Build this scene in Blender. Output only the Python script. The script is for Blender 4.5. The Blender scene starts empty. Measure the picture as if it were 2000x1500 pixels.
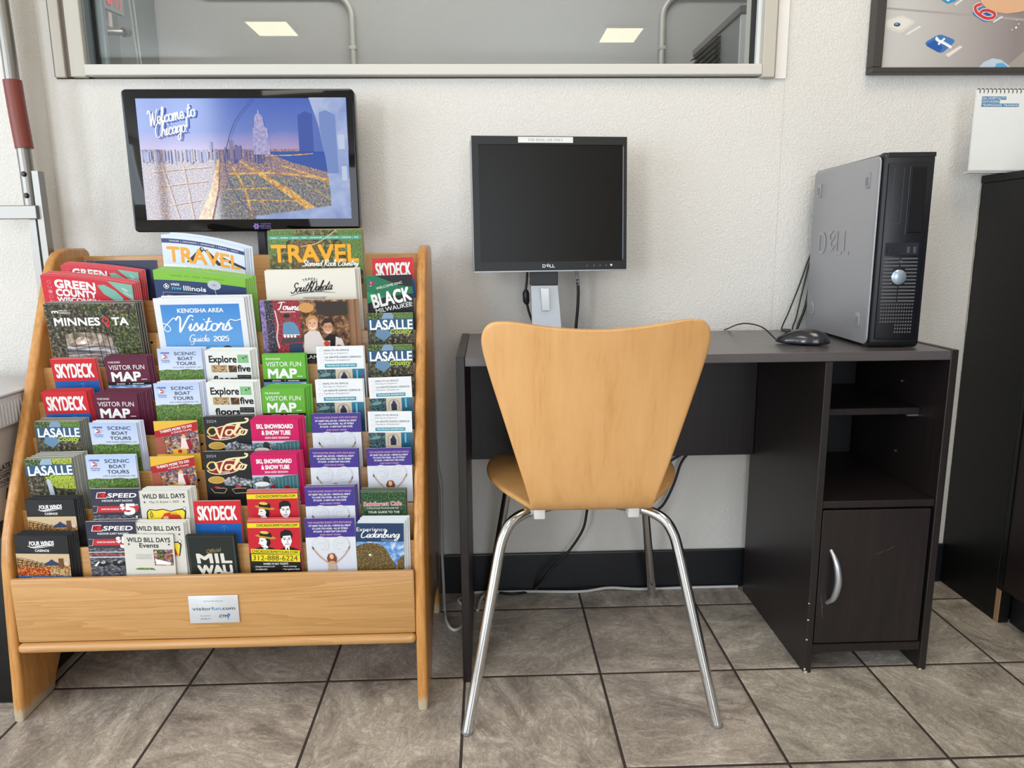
import bpy, bmesh, math, random
from mathutils import Vector, Matrix, Euler

SC = bpy.context.scene
COL = SC.collection
random.seed(7)

# ------------------------------------------------------------------ camera
F_PX = 1427.2
CAM = Vector((0.0, -1.925, 0.9606))
PITCH, YAW, ROLL = 0.18756, 0.032865, -0.008902
_cp, _sp, _cy, _sy = math.cos(PITCH), math.sin(PITCH), math.cos(YAW), math.sin(YAW)
FW = Vector((_sy * _cp, _cy * _cp, -_sp))
_r = Vector((_cy, -_sy, 0.0))
_u = _r.cross(FW)
RT = math.cos(ROLL) * _r + math.sin(ROLL) * _u
UP = -math.sin(ROLL) * _r + math.cos(ROLL) * _u
cam_data = bpy.data.cameras.new('camera')
cam_data.sensor_width = 36.0
cam_data.lens = F_PX / 2000.0 * 36.0
cam_data.clip_start = 0.02
camera = bpy.data.objects.new('camera', cam_data)
COL.objects.link(camera)
camera.matrix_world = Matrix(((RT.x, UP.x, -FW.x, CAM.x), (RT.y, UP.y, -FW.y, CAM.y), (RT.z, UP.z, -FW.z, CAM.z), (0, 0, 0, 1)))
SC.camera = camera

# ------------------------------------------------------------------ colour management, world
SC.view_settings.view_transform = 'Standard'
SC.view_settings.look = 'None'
SC.view_settings.gamma = 1.0
SC.view_settings.use_curve_mapping = False
SC.view_settings.exposure = -0.22
world = bpy.data.worlds.new('world')
SC.world = world
world.use_nodes = True
world.node_tree.nodes['Background'].inputs[0].default_value = (0.62, 0.78, 1.0, 1)
world.node_tree.nodes['Background'].inputs[1].default_value = 1.0


def area_light(name, loc, target, sx, sy, power, color):
    d = bpy.data.lights.new(name, 'AREA')
    d.shape = 'RECTANGLE'
    d.size, d.size_y = sx, sy
    d.energy = power
    d.color = color
    o = bpy.data.objects.new(name, d)
    COL.objects.link(o)
    o.location = loc
    o.rotation_euler = (Vector(target) - Vector(loc)).to_track_quat('-Z', 'Y').to_euler()
    return o


# daylight through the storefront glass behind and to the side of the camera
area_light('daylight_front_window', (-3.06, -5.66, 1.55), (-3.06, 0, 1.55), 0.98, 2.18, 105, (0.80, 0.90, 1.0))
area_light('daylight_side_window', (-3.93, -3.0, 1.45), (0, -3.0, 1.45), 3.2, 2.0, 120, (0.82, 0.91, 1.0))
area_light('daylight_door', (0.6, -5.55, 1.3), (0.6, 0, 1.0), 1.6, 2.3, 60, (0.88, 0.94, 1.0))
# ceiling troffers over the desk
area_light('troffer_near', (0.95, -1.25, 2.73), (0.95, -1.25, 0), 0.6, 1.2, 17, (1.0, 0.87, 0.68))
area_light('troffer_middle', (-0.7, -1.9, 2.73), (-0.7, -1.9, 0), 0.6, 1.2, 13, (1.0, 0.92, 0.80))
# lamp in the vestibule behind the glass
area_light('vestibule_lamp', (-0.2, 0.75, 2.5), (-0.2, 0.75, 0), 2.4, 0.3, 23, (1.0, 0.95, 0.88))


# ------------------------------------------------------------------ pixel -> point helpers (photo frame 2000 x 1500)
def ray(px, py):
    return FW + (px - 1000.0) / F_PX * RT - (py - 750.0) / F_PX * UP


def on_axis(ax, px, py, v):
    d = ray(px, py)
    return CAM + d * ((v - CAM[ax]) / d[ax])


def at_y(px, py, y): return on_axis(1, px, py, y)
def at_z(px, py, z): return on_axis(2, px, py, z)


def on_plane(px, py, p0, n):
    d = ray(px, py)
    return CAM + d * ((p0 - CAM).dot(n) / d.dot(n))


# ------------------------------------------------------------------ materials
def lin(c):
    return tuple((v / 255.0 / 12.92) if v <= 10 else ((v / 255.0 + 0.055) / 1.055) ** 2.4 for v in c) + (1.0,)


MATS = {}


def flat(name, rgb, rough=0.5, metal=0.0, spec=0.5, coat=0.0):
    if name in MATS: return MATS[name]
    m = bpy.data.materials.new(name)
    m.use_nodes = True
    b = m.node_tree.nodes['Principled BSDF']
    b.inputs['Base Color'].default_value = lin(rgb)
    b.inputs['Roughness'].default_value = rough
    b.inputs['Metallic'].default_value = metal
    b.inputs['Specular IOR Level'].default_value = spec
    b.inputs['Coat Weight'].default_value = coat
    MATS[name] = m
    return m


def ink(rgb):
    """printed colour on coated paper"""
    return flat('ink_%02x%02x%02x' % tuple(rgb), rgb, 0.38, 0, 0.4)


class NT:
    def __init__(s, name):
        s.m = bpy.data.materials.new(name); s.m.use_nodes = True
        s.t = s.m.node_tree; s.b = s.t.nodes['Principled BSDF']
        MATS[name] = s.m

    def n(s, typ, **kw):
        x = s.t.nodes.new(typ)
        for k, v in kw.items(): setattr(x, k, v)
        return x

    def l(s, a, b): s.t.links.new(a, b)

    def coords(s, scale=(1, 1, 1), kind='Object'):
        c = s.n('ShaderNodeTexCoord'); mp = s.n('ShaderNodeMapping')
        mp.inputs['Scale'].default_value = scale
        s.l(c.outputs[kind], mp.inputs[0])
        return mp.outputs[0]

    def noise(s, vec, scale, detail=4, dist=0.0, rough=0.5):
        x = s.n('ShaderNodeTexNoise')
        s.l(vec, x.inputs['Vector'])
        x.inputs['Scale'].default_value = scale; x.inputs['Detail'].default_value = detail
        x.inputs['Distortion'].default_value = dist; x.inputs['Roughness'].default_value = rough
        return x

    def ramp(s, fac, stops, interp='LINEAR'):
        r = s.n('ShaderNodeValToRGB'); r.color_ramp.interpolation = interp
        e = r.color_ramp.elements
        while len(e) < len(stops): e.new(0.5)
        for el, (p, c) in zip(e, stops): el.position = p; el.color = lin(c)
        s.l(fac, r.inputs[0])
        return r.outputs[0]

    def math(s, op, a, b=None, c=None):
        x = s.n('ShaderNodeMath', operation=op)
        for i, v in enumerate((a, b, c)):
            if v is None: continue
            if isinstance(v, (int, float)): x.inputs[i].default_value = v
            else: s.l(v, x.inputs[i])
        return x.outputs[0]

    def mix(s, fac, a, b, blend='MIX'):
        x = s.n('ShaderNodeMix', data_type='RGBA', blend_type=blend)
        for i, v in ((0, fac), (6, a), (7, b)):
            if isinstance(v, (int, float)): x.inputs[i].default_value = v
            elif isinstance(v, tuple): x.inputs[i].default_value = lin(v)
            else: s.l(v, x.inputs[i])
        return x.outputs[2]

    def bump(s, h, strength, dist):
        x = s.n('ShaderNodeBump'); x.inputs['Strength'].default_value = strength; x.inputs['Distance'].default_value = dist
        s.l(h, x.inputs['Height']); s.l(x.outputs[0], s.b.inputs['Normal'])

    def base(s, col, rough=0.5, metal=0.0, spec=0.5):
        if isinstance(col, tuple): s.b.inputs['Base Color'].default_value = lin(col)
        else: s.l(col, s.b.inputs['Base Color'])
        s.b.inputs['Roughness'].default_value = rough; s.b.inputs['Metallic'].default_value = metal
        s.b.inputs['Specular IOR Level'].default_value = spec
        return s.m


def picture(name, scale, stops, detail=6, dist=0.4, stretch=(1, 1, 1), rough=0.38, kind='noise', nrough=0.6):
    """printed photograph: speckled procedural colours"""
    if name in MATS: return MATS[name]
    t = NT(name)
    v = t.coords(stretch)
    if kind == 'voronoi':
        x = t.n('ShaderNodeTexVoronoi'); t.l(v, x.inputs['Vector']); x.inputs['Scale'].default_value = scale
        sep = t.n('ShaderNodeSeparateColor'); t.l(x.outputs['Color'], sep.inputs[0]); f = sep.outputs[0]
    else:
        f = t.noise(v, scale, detail, dist, nrough).outputs['Fac']
    return t.base(t.ramp(f, stops), rough, 0, 0.4)


def gradient(name, axis, lo, hi, stops, rough=0.38, emit=0.0, wob=0.0):
    """a smooth blend along a local axis between coordinates lo and hi"""
    if name in MATS: return MATS[name]
    t = NT(name)
    c = t.n('ShaderNodeTexCoord'); sp = t.n('ShaderNodeSeparateXYZ'); t.l(c.outputs['Object'], sp.inputs[0])
    f = t.math('DIVIDE', t.math('SUBTRACT', sp.outputs[axis], lo), hi - lo)
    if wob:
        nz = t.noise(c.outputs['Object'], 14, 5)
        f = t.math('ADD', f, t.math('MULTIPLY', t.math('SUBTRACT', nz.outputs['Fac'], 0.5), wob))
    col = t.ramp(f, stops)
    if emit:
        t.base((0, 0, 0), rough, 0, 0.5)
        t.l(col, t.b.inputs['Emission Color']); t.b.inputs['Emission Strength'].default_value = emit
        return t.m
    return t.base(col, rough, 0, 0.4)


def glow(name, rgb, strength=1.0, rough=0.05):
    if name in MATS: return MATS[name]
    m = flat(name, (0, 0, 0), rough)
    b = m.node_tree.nodes['Principled BSDF']
    b.inputs['Emission Color'].default_value = lin(rgb); b.inputs['Emission Strength'].default_value = strength
    return m


def wall_material(name, rgb, bump=0.40):
    t = NT(name)
    v = t.coords()
    a = t.noise(v, 185, 3, 0.9)
    b = t.noise(v, 3.0, 3)
    h = t.ramp(a.outputs['Fac'], [(0.30, (0, 0, 0)), (0.68, (255, 255, 255))])
    col = t.mix(t.math('MULTIPLY', b.outputs['Fac'], 0.35), rgb, tuple(int(c * 0.93) for c in rgb))
    t.base(col, 0.62, 0, 0.3)
    t.bump(h, bump, 0.0035)
    return t.m


def oak(name, along, light=(210, 163, 104), dark=(180, 129, 73), coat=0.25):
    t = NT(name)
    sc = [48.0, 48.0, 48.0]; sc[along] = 2.6
    v = t.coords(tuple(sc))
    big = t.noise(v, 0.30, 3, 1.6)
    fine = t.noise(v, 6.0, 6, 0.3, 0.7)
    rings = t.math('FRACT', t.math('MULTIPLY', big.outputs['Fac'], 9.0))
    f = t.math('ADD', t.math('MULTIPLY', rings, 0.45), t.math('MULTIPLY', fine.outputs['Fac'], 0.6))
    col = t.ramp(f, [(0.1, light), (0.55, tuple((a + b) // 2 for a, b in zip(light, dark))), (0.95, dark)])
    t.base(col, 0.36, 0, 0.45)
    t.b.inputs['Coat Weight'].default_value = coat
    t.b.inputs['Coat Roughness'].default_value = 0.2
    return t.m


def tile_floor():
    P, X0, Y0 = 0.308, -0.987, -0.42
    t = NT('floor_tile')
    c = t.n('ShaderNodeTexCoord')
    sp = t.n('ShaderNodeSeparateXYZ'); t.l(c.outputs['Object'], sp.inputs[0])
    cells, edges = [], []
    for ax, o in ((0, X0), (1, Y0)):
        u = t.math('DIVIDE', t.math('SUBTRACT', sp.outputs[ax], o), P)
        cells.append(t.math('FLOOR', u))
        fr = t.math('FRACT', u)
        edges.append(t.math('MINIMUM', fr, t.math('SUBTRACT', 1.0, fr)))
    e = t.math('MINIMUM', edges[0], edges[1])
    cb = t.n('ShaderNodeCombineXYZ'); t.l(cells[0], cb.inputs[0]); t.l(cells[1], cb.inputs[1])
    wn = t.n('ShaderNodeTexWhiteNoise'); t.l(cb.outputs[0], wn.inputs['Vector'])
    rot = t.n('ShaderNodeVectorRotate', rotation_type='Z_AXIS'); t.l(c.outputs['Object'], rot.inputs['Vector'])
    t.l(t.math('MULTIPLY', wn.outputs['Value'], 6.28), rot.inputs['Angle'])
    off = t.n('ShaderNodeVectorMath', operation='MULTIPLY_ADD')
    t.l(wn.outputs['Color'], off.inputs[0]); off.inputs[1].default_value = (7, 7, 7); t.l(rot.outputs[0], off.inputs[2])
    st = t.n('ShaderNodeMapping'); st.inputs['Scale'].default_value = (1.0, 1.8, 1.0); t.l(off.outputs[0], st.inputs[0])
    big = t.noise(st.outputs[0], 4.2, 7, 1.7, 0.62)
    vein = t.noise(st.outputs[0], 11.0, 10, 1.9, 0.76)
    speck = t.noise(off.outputs[0], 150, 4, 1.2, 0.7)
    base = t.ramp(big.outputs['Fac'], [(0.30, (160, 153, 145)), (0.44, (194, 187, 178)), (0.56, (218, 211, 201)), (0.72, (242, 236, 226))])
    lines = t.math('ABSOLUTE', t.math('SUBTRACT', vein.outputs['Fac'], 0.5))
    dk = t.ramp(lines, [(0.0, (176, 166, 158)), (0.05, (224, 218, 212)), (0.12, (255, 255, 255))])
    col = t.mix(0.62, base, dk, 'MULTIPLY')
    spc = t.ramp(speck.outputs['Fac'], [(0.35, (196, 190, 186)), (0.6, (255, 255, 255))])
    col = t.mix(0.6, col, spc, 'MULTIPLY')
    hue = t.ramp(wn.outputs['Value'], [(0.0, (250, 247, 247)), (0.5, (252, 253, 252)), (1.0, (255, 252, 244))])
    col = t.mix(1.0, col, hue, 'MULTIPLY')
    g = t.math('LESS_THAN', e, 0.0095)
    col = t.mix(g, col, (62, 54, 50))
    t.base(col, 0.42, 0, 0.4)
    rg = t.math('ADD', 0.33, t.math('MULTIPLY', g, 0.5)); t.l(rg, t.b.inputs['Roughness'])
    h = t.math('ADD', t.ramp(e, [(0.004, (0, 0, 0)), (0.018, (255, 255, 255))]), t.math('MULTIPLY', vein.outputs['Fac'], 0.35))
    t.bump(h, 0.45, 0.003)
    return t.m


def glass_material():
    m = bpy.data.materials.new('window_glass'); m.use_nodes = True
    nt = m.node_tree; nt.nodes.clear()
    out = nt.nodes.new('ShaderNodeOutputMaterial'); mx = nt.nodes.new('ShaderNodeMixShader')
    fr = nt.nodes.new('ShaderNodeFresnel'); fr.inputs[0].default_value = 1.5
    tr = nt.nodes.new('ShaderNodeBsdfTransparent'); tr.inputs[0].default_value = (0.96, 0.98, 0.97, 1)
    gl = nt.nodes.new('ShaderNodeBsdfGlossy'); gl.inputs['Roughness'].default_value = 0.0
    nt.links.new(fr.outputs[0], mx.inputs[0]); nt.links.new(tr.outputs[0], mx.inputs[1]); nt.links.new(gl.outputs[0], mx.inputs[2])
    nt.links.new(mx.outputs[0], out.inputs[0])
    return m


# ------------------------------------------------------------------ mesh helpers
class MB:
    """collects shapes into one mesh; faces remember their material slot"""

    def __init__(s):
        s.v, s.f, s.mi, s.mats = [], [], [], []

    def slot(s, m):
        if m not in s.mats: s.mats.append(m)
        return s.mats.index(m)

    def add(s, vs, fs, m):
        o = len(s.v); s.v += [tuple(v) for v in vs]; k = s.slot(m)
        for f in fs: s.f.append([i + o for i in f]); s.mi.append(k)
        return s

    def bm(s, b, m, mat=None):
        b.verts.ensure_lookup_table(); b.verts.index_update()
        s.add([(mat @ v.co if mat else v.co) for v in b.verts], [[v.index for v in f.verts] for f in b.faces], m)
        b.free(); return s

    def box(s, lo, hi, m, bev=0.0, seg=2, mat=None):
        b = bmesh.new(); bmesh.ops.create_cube(b, size=1.0)
        c = [(a + d) / 2 for a, d in zip(lo, hi)]; e = [abs(d - a) for a, d in zip(lo, hi)]
        for v in b.verts: v.co = Vector((v.co.x * e[0] + c[0], v.co.y * e[1] + c[1], v.co.z * e[2] + c[2]))
        if bev > 0: bmesh.ops.bevel(b, geom=b.edges[:], offset=min(bev, min(e) * 0.49), segments=seg, affect='EDGES', profile=0.5)
        return s.bm(b, m, mat)

    def prism(s, pts, axis, a, d, m, bev=0.0, seg=2, mat=None):
        """polygon pts (in the two other axes, in order) swept along axis from a to d"""
        b = bmesh.new()
        def mk(p, t):
            q = list(p); q.insert(axis, t); return b.verts.new(q)
        v0 = [mk(p, a) for p in pts]; v1 = [mk(p, d) for p in pts]
        n = len(pts)
        b.faces.new(v0); b.faces.new(v1[::-1])
        for i in range(n): b.faces.new((v0[i], v1[i], v1[(i + 1) % n], v0[(i + 1) % n]))
        bmesh.ops.recalc_face_normals(b, faces=b.faces[:])
        if bev > 0:
            cap = [e for e in b.edges if abs(e.verts[0].co[axis] - e.verts[1].co[axis]) < 1e-7]
            bmesh.ops.bevel(b, geom=cap, offset=bev, segments=seg, affect='EDGES', profile=0.5)
        return s.bm(b, m, mat)

    def tube(s, pts, r, m, n=12, cap=True):
        pts = [Vector(p) for p in pts]; rs = r if isinstance(r, (list, tuple)) else [r] * len(pts)
        vs, fs, up = [], [], None
        for i, p in enumerate(pts):
            d = (pts[min(i + 1, len(pts) - 1)] - pts[max(i - 1, 0)]).normalized()
            if up is None:
                up = d.orthogonal().normalized()
            up = (up - d * up.dot(d)).normalized()
            w = d.cross(up)
            for k in range(n):
                a = 2 * math.pi * k / n
                vs.append(p + (up * math.cos(a) + w * math.sin(a)) * rs[i])
        for i in range(len(pts) - 1):
            for k in range(n):
                fs.append((i * n + k, i * n + (k + 1) % n, (i + 1) * n + (k + 1) % n, (i + 1) * n + k))
        if cap: fs += [tuple(range(n))[::-1], tuple((len(pts) - 1) * n + k for k in range(n))]
        return s.add(vs, fs, m)

    def lathe(s, prof, m, n=32, mat=None):
        vs, fs = [], []
        for r, z in prof:
            for k in range(n):
                a = 2 * math.pi * k / n; vs.append(Vector((r * math.cos(a), r * math.sin(a), z)))
        for i in range(len(prof) - 1):
            for k in range(n): fs.append((i * n + k, i * n + (k + 1) % n, (i + 1) * n + (k + 1) % n, (i + 1) * n + k))
        fs += [tuple(range(n))[::-1], tuple((len(prof) - 1) * n + k for k in range(n))]
        if mat: vs = [mat @ v for v in vs]
        return s.add(vs, fs, m)

    def build(s, name, parent=None, smooth=False, angle=40, shift=None):
        me = bpy.data.meshes.new(name)
        vs = [Vector(v) - shift for v in s.v] if shift is not None else s.v
        me.from_pydata([tuple(v) for v in vs], [], s.f)
        for m in s.mats: me.materials.append(m)
        me.polygons.foreach_set('material_index', s.mi)
        if smooth:
            me.polygons.foreach_set('use_smooth', [True] * len(s.f))
        me.update()
        if smooth and hasattr(me, 'set_sharp_from_angle'): me.set_sharp_from_angle(angle=math.radians(angle))
        o = bpy.data.objects.new(name, me); COL.objects.link(o)
        if parent is not None: o.parent = parent
        return o


def spline(pts, n=8):
    """Catmull-Rom through pts"""
    P = [Vector(p) for p in pts]
    if len(P) < 3: return P
    out = []
    for i in range(len(P) - 1):
        a = P[i - 1] if i else P[0] * 2 - P[1]
        b, c = P[i], P[i + 1]
        d = P[i + 2] if i + 2 < len(P) else c * 2 - b
        for k in range(n):
            t = k / n
            out.append(0.5 * ((2 * b) + (c - a) * t + (2 * a - 5 * b + 4 * c - d) * t * t + (3 * b - a - 3 * c + d) * t ** 3))
    return out + [P[-1]]


def tag(o, label=None, cat=None, group=None, kind=None):
    if label: o['label'] = label
    if cat: o['category'] = cat
    if group: o['group'] = group
    if kind: o['kind'] = kind
    return o


def thing(name, label, cat, loc=(0, 0, 0), group=None):
    o = bpy.data.objects.new(name, None); COL.objects.link(o); o.location = loc; o.empty_display_size = 0.05
    return tag(o, label, cat, group)


def struct(mb, name, **kw):
    return tag(mb.build(name, **kw), kind='structure')


# ------------------------------------------------------------------ lettering
_TXT = {}


def letters(s):
    """flat outline of a line of lettering: vertices with cap height 1, faces, width"""
    k = s
    if k in _TXT: return _TXT[k]
    cu = bpy.data.curves.new('lettering', 'FONT'); cu.body = s; cu.size = 1.0; cu.resolution_u = 4; 
    ob = bpy.data.objects.new('lettering', cu); COL.objects.link(ob)
    me = ob.to_mesh()
    vs = [(v.co.x / 0.72, v.co.y / 0.72) for v in me.vertices]; fs = [tuple(p.vertices) for p in me.polygons]
    ob.to_mesh_clear(); bpy.data.objects.remove(ob); bpy.data.curves.remove(cu)
    x0 = min((v[0] for v in vs), default=0); x1 = max((v[0] for v in vs), default=1)
    vs = [(x - x0, y) for x, y in vs]
    _TXT[k] = (vs, fs, x1 - x0)
    return _TXT[k]


PEN = {
    'a': (11, '9,9 6,10 2,8 1,4 3,1 6,2 9,7 10,10|10,10 9,4 10,1 13,3'), 'b': (11, '1,6 5,14 6,20 4,21 3,16 2,6 3,1 7,1 9,5 7,9 4,7|8,8 12,8'),
    'c': (9, '9,8 6,10 2,8 1,4 3,1 6,1 10,4'), 'd': (12, '9,8 6,10 2,8 1,4 3,1 6,2 9,7 12,20|12,20 10,7 10,2 13,3'),
    'e': (9, '1,4 7,5 8,8 5,10 2,8 1,4 3,1 7,1 10,4'), 'g': (11, '9,9 6,10 2,8 1,4 3,2 6,3 9,8|10,10 9,-2 6,-8 2,-7 3,-3 8,0 12,3'),
    'h': (11, '0,3 5,14 6,20 4,21 3,15 1,0|2,5 5,9 8,9 8,4 9,1 12,3'), 'i': (6, '0,4 3,10 2,3 3,1 7,4|4,15 4.5,16'),
    'k': (11, '0,3 5,14 6,20 4,21 3,15 1,0|2,4 6,9 8,8 7,5 3,5|4,5 8,0 12,3'), 'l': (7, '0,3 5,14 6,20 4,21 3,15 2,4 4,0 8,4'),
    'm': (15, '0,6 2,10 1,0|1,4 4,10 6,9 6,0|6,4 9,10 11,9 11,3 13,1 16,3'), 'n': (11, '0,6 2,10 1,0|1,4 5,10 8,9 7,3 9,1 12,3'),
    'o': (10, '6,10 2,9 1,4 3,1 7,1 9,5 8,9 5,10|8,9 11,8'), 'p': (10, '1,6 3,10 1,-8|2,5 6,10 9,8 8,3 4,2'), 'r': (9, '0,4 3,11 4,9 7,9 6,3 8,1 10,3'),
    's': (9, '0,3 4,11 5,8 7,4 5,1 1,1|5,1 10,4'), 't': (8, '5,18 2,4 4,1 9,4|0,12 9,13'), 'u': (12, '0,6 2,10 2,3 4,1 8,5 9,10|9,10 9,3 11,1 13,3'),
    'v': (11, '0,7 3,10 4,2 5,1 9,8 9,10 12,9'), 'w': (15, '0,6 2,10 3,2 5,1 8,8|8,9 9,2 11,1 14,8 13,10 16,9'),
    'y': (11, '0,6 2,10 2,4 5,3 9,9|10,10 8,-3 5,-8 1,-6 4,-2 12,3'), 'f': (8, '0,3 5,14 6,20 4,21 3,10 2,-8|1,8 7,9'),
    'C': (15, '14,16 12,20 7,19 2,12 2,4 6,0 12,2 16,5'), 'D': (17, '6,19 4,1|1,17 9,20 16,14 14,4 7,0 1,1'),
    'G': (15, '14,16 12,20 7,19 2,12 2,4 6,0 12,3 13,9 8,9|13,9 13,-3 8,-8 4,-5'), 'R': (16, '5,19 3,0|1,15 6,20 13,19 13,13 5,10|7,10 12,1 17,3'),
    'S': (14, '14,16 11,20 6,18 6,13 12,8 11,2 6,-1 1,3'), 'T': (14, '0,17 6,20 17,20|9,20 7,5 4,0 1,2'), 'V': (18, '0,15 3,20 6,17 7,2 8,0 14,14 18,21 23,20'),
    'W': (20, '0,16 3,20 6,16 6,2 7,0 12,16|12,17 13,2 14,0 20,16 23,20'), 'O': (14, '8,20 2,14 2,4 7,0 13,5 13,15 8,20 5,17'),
    '0': (11, '6,16 2,12 2,4 6,0 10,4 10,12 6,16'), '2': (11, '1,12 5,16 9,13 7,8 1,1 10,0'), '5': (11, '10,16 3,15 2,9 8,9 9,3 5,0 1,2'),
    '4': (11, '7,16 1,5 11,5|8,10 7,0'), '!': (6, '4,20 3,6|2,1 2.4,0'), ' ': (7, ''),
}


def pen_lines(s):
    x, out = 0.0, []
    for ch in s:
        adv, d = PEN[ch]
        for st in d.split('|'):
            if st: out.append([(float(a) + x, float(b)) for a, b in (p.split(',') for p in st.split())])
        x += adv
    return out, x


class Art(MB):
    """printed art in millimetres: x to the right from the left edge, y down from the top edge; later shapes lie on earlier ones"""

    def __init__(s, W, H):
        super().__init__(); s.W, s.H, s.lay = W, H, 0

    def put(s, vs, fs, m):
        s.lay += 1
        z = -0.000045 * s.lay - 0.00005
        W, H = s.W, s.H
        # everything printed stops at the paper's edge
        b = bmesh.new()
        bv = [b.verts.new((q[0], q[1], q[2] if len(q) > 2 else 0.0)) for q in vs]
        for f in fs:
            try: b.faces.new([bv[i] for i in f])
            except ValueError: pass
        for co, no in (((0, 0, 0), (-1, 0, 0)), ((W, 0, 0), (1, 0, 0)), ((0, 0, 0), (0, -1, 0)), ((0, H, 0), (0, 1, 0))):
            bmesh.ops.bisect_plane(b, geom=b.verts[:] + b.edges[:] + b.faces[:], plane_co=co, plane_no=no, clear_outer=True)
        b.verts.index_update()
        vv = [((v.co.x - W / 2) / 1000.0, z - v.co.z / 1000.0, -v.co.y / 1000.0) for v in b.verts]
        ff = []
        for f in b.faces:
            idx = [v.index for v in f.verts]
            ff.append(idx if f.normal.z < 0 else idx)
        # consistent facing towards -y
        ff2 = []
        for f in ff:
            a, c, d = (Vector(vv[i]) for i in f[:3])
            nrm = sum(((Vector(vv[f[i]]) - a).cross(Vector(vv[f[i + 1]]) - a) for i in range(1, len(f) - 1)), Vector())
            ff2.append(f if nrm.y < 0 else f[::-1])
        b.free()
        s.add(vv, ff2, m)
        return s

    def rect(s, x0, y0, x1, y1, m): return s.put([(x0, y0), (x1, y0), (x1, y1), (x0, y1)], [(0, 1, 2, 3)], m)
    def poly(s, pts, m): return s.put(pts, [tuple(range(len(pts)))], m)

    def ell(s, cx, cy, rx, ry, m, rot=0, n=28):
        c, q = math.cos(math.radians(rot)), math.sin(math.radians(rot))
        p = [(rx * math.cos(2 * math.pi * k / n), ry * math.sin(2 * math.pi * k / n)) for k in range(n)]
        return s.poly([(cx + x * c - y * q, cy + x * q + y * c) for x, y in p], m)

    def text(s, t, x, y, h, m, w=None, al='L', bold=0.0, shear=0.0, rot=0.0, wmax=None):
        """x, y: the top of the capitals at the anchor; h: cap height; w: exact width"""
        vs, fs, tw = letters(t)
        sx = (w / tw) if w else h
        if wmax and sx * tw > wmax: sx = wmax / tw
        W = sx * tw
        ox = {'L': 0, 'C': -W / 2, 'R': -W}[al]
        c, q = math.cos(math.radians(rot)), math.sin(math.radians(rot))
        d = bold * 0.8
        # heavier weights are struck several times, a little apart, like an overprint
        copies = [(i * d, j * d) for i in (-1, 0, 1) for j in (-1, 0, 1)] if bold > 0.05 else [(-d, -d), (d, -d), (-d, d), (d, d)] if bold else [(0, 0)]
        for ex, ey in copies:
            out = []
            for a, b in vs:
                px = ox + a * sx + shear * b * h + ex * h * 0.8; py = (1 - b) * h + ey * h
                out.append((x + px * c - py * q, y + px * q + py * c))
            s.put(out, fs, m)
            s.lay -= 0.7
        s.lay += 0.7
        return s

    def stroke(s, pts, wd, m, n=6, closed=False, taper=False):
        P = spline([(p[0], p[1], 0) for p in pts], n) if n > 1 else [Vector((p[0], p[1], 0)) for p in pts]
        vs, fs = [], []
        for i, p in enumerate(P):
            d = P[min(i + 1, len(P) - 1)] - P[max(i - 1, 0)]
            if d.length < 1e-9: d = Vector((1, 0, 0))
            d.normalize(); nn = Vector((-d.y, d.x, 0)) * wd / 2
            if taper: nn *= 0.35 + 0.65 * math.sin(math.pi * i / max(1, len(P) - 1))
            vs += [(p.x + nn.x, p.y + nn.y, 0.0008 * i), (p.x - nn.x, p.y - nn.y, 0.0008 * i)]
        for i in range(len(P) - 1): fs.append((2 * i, 2 * i + 1, 2 * i + 3, 2 * i + 2))
        return s.put(vs, fs, m)

    def pen(s, t, x, y, xh, wd, m, w=None, rot=0.0, shear=0.25):
        """handwriting; x, y: left end of the baseline; xh: height of the small letters"""
        lines, adv = pen_lines(t)
        k = xh / 10.0; kx = (w / adv) if w else k
        c, q = math.cos(math.radians(rot)), math.sin(math.radians(rot))
        VS, FS = [], []
        for ln in lines:
            pts = []
            for a, b in ln:
                px = a * kx + shear * b * k; py = -b * k
                pts.append((x + px * c - py * q, y + px * q + py * c))
            P = spline([(p[0], p[1], 0) for p in pts], 4)
            o = len(VS)
            for i, p in enumerate(P):
                d = P[min(i + 1, len(P) - 1)] - P[max(i - 1, 0)]
                if d.length < 1e-9: d = Vector((1, 0, 0))
                d.normalize(); nn = Vector((-d.y, d.x, 0)) * wd / 2
                # a flexible nib: thicker on the down strokes
                nn *= 0.75 + 0.5 * abs(d.y)
                zz = 0.0008 * (len(VS) / 2)
                VS += [(p.x + nn.x, p.y + nn.y, zz), (p.x - nn.x, p.y - nn.y, zz)]
            for i in range(len(P) - 1): FS.append((o + 2 * i, o + 2 * i + 1, o + 2 * i + 3, o + 2 * i + 2))
        return s.put(VS, FS, m)

    def star(s, cx, cy, r, m):
        p = []
        for k in range(10):
            a = -math.pi / 2 + k * math.pi / 5; q = r if k % 2 == 0 else r * 0.42
            p.append((cx + q * math.cos(a), cy + q * math.sin(a)))
        return s.poly(p, m)
# ================================================================== the setting
M_wall = wall_material('wall_stucco', (230, 226, 220))
M_wall_plain = flat('wall_plain', (214, 208, 200), 0.7)
M_ceil = flat('ceiling_white', (232, 228, 220), 0.8)
M_frame = flat('window_frame_paint', (196, 190, 178), 0.45)
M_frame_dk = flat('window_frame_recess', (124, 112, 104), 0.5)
M_gasket = flat('black_gasket', (16, 16, 17), 0.5)
M_grey_alu = flat('grey_aluminium', (128, 138, 142), 0.4, 0.3)
M_white_paint = flat('white_plaster_strip', (238, 234, 229), 0.6)
M_black = flat('black_satin', (13, 13, 14), 0.38)
M_alu = flat('brushed_aluminium', (146, 143, 138), 0.36, 0.8)
M_chrome = flat('chrome', (214, 216, 218), 0.10, 1.0)
M_black_plastic = flat('black_plastic', (17, 17, 19), 0.42)

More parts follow.
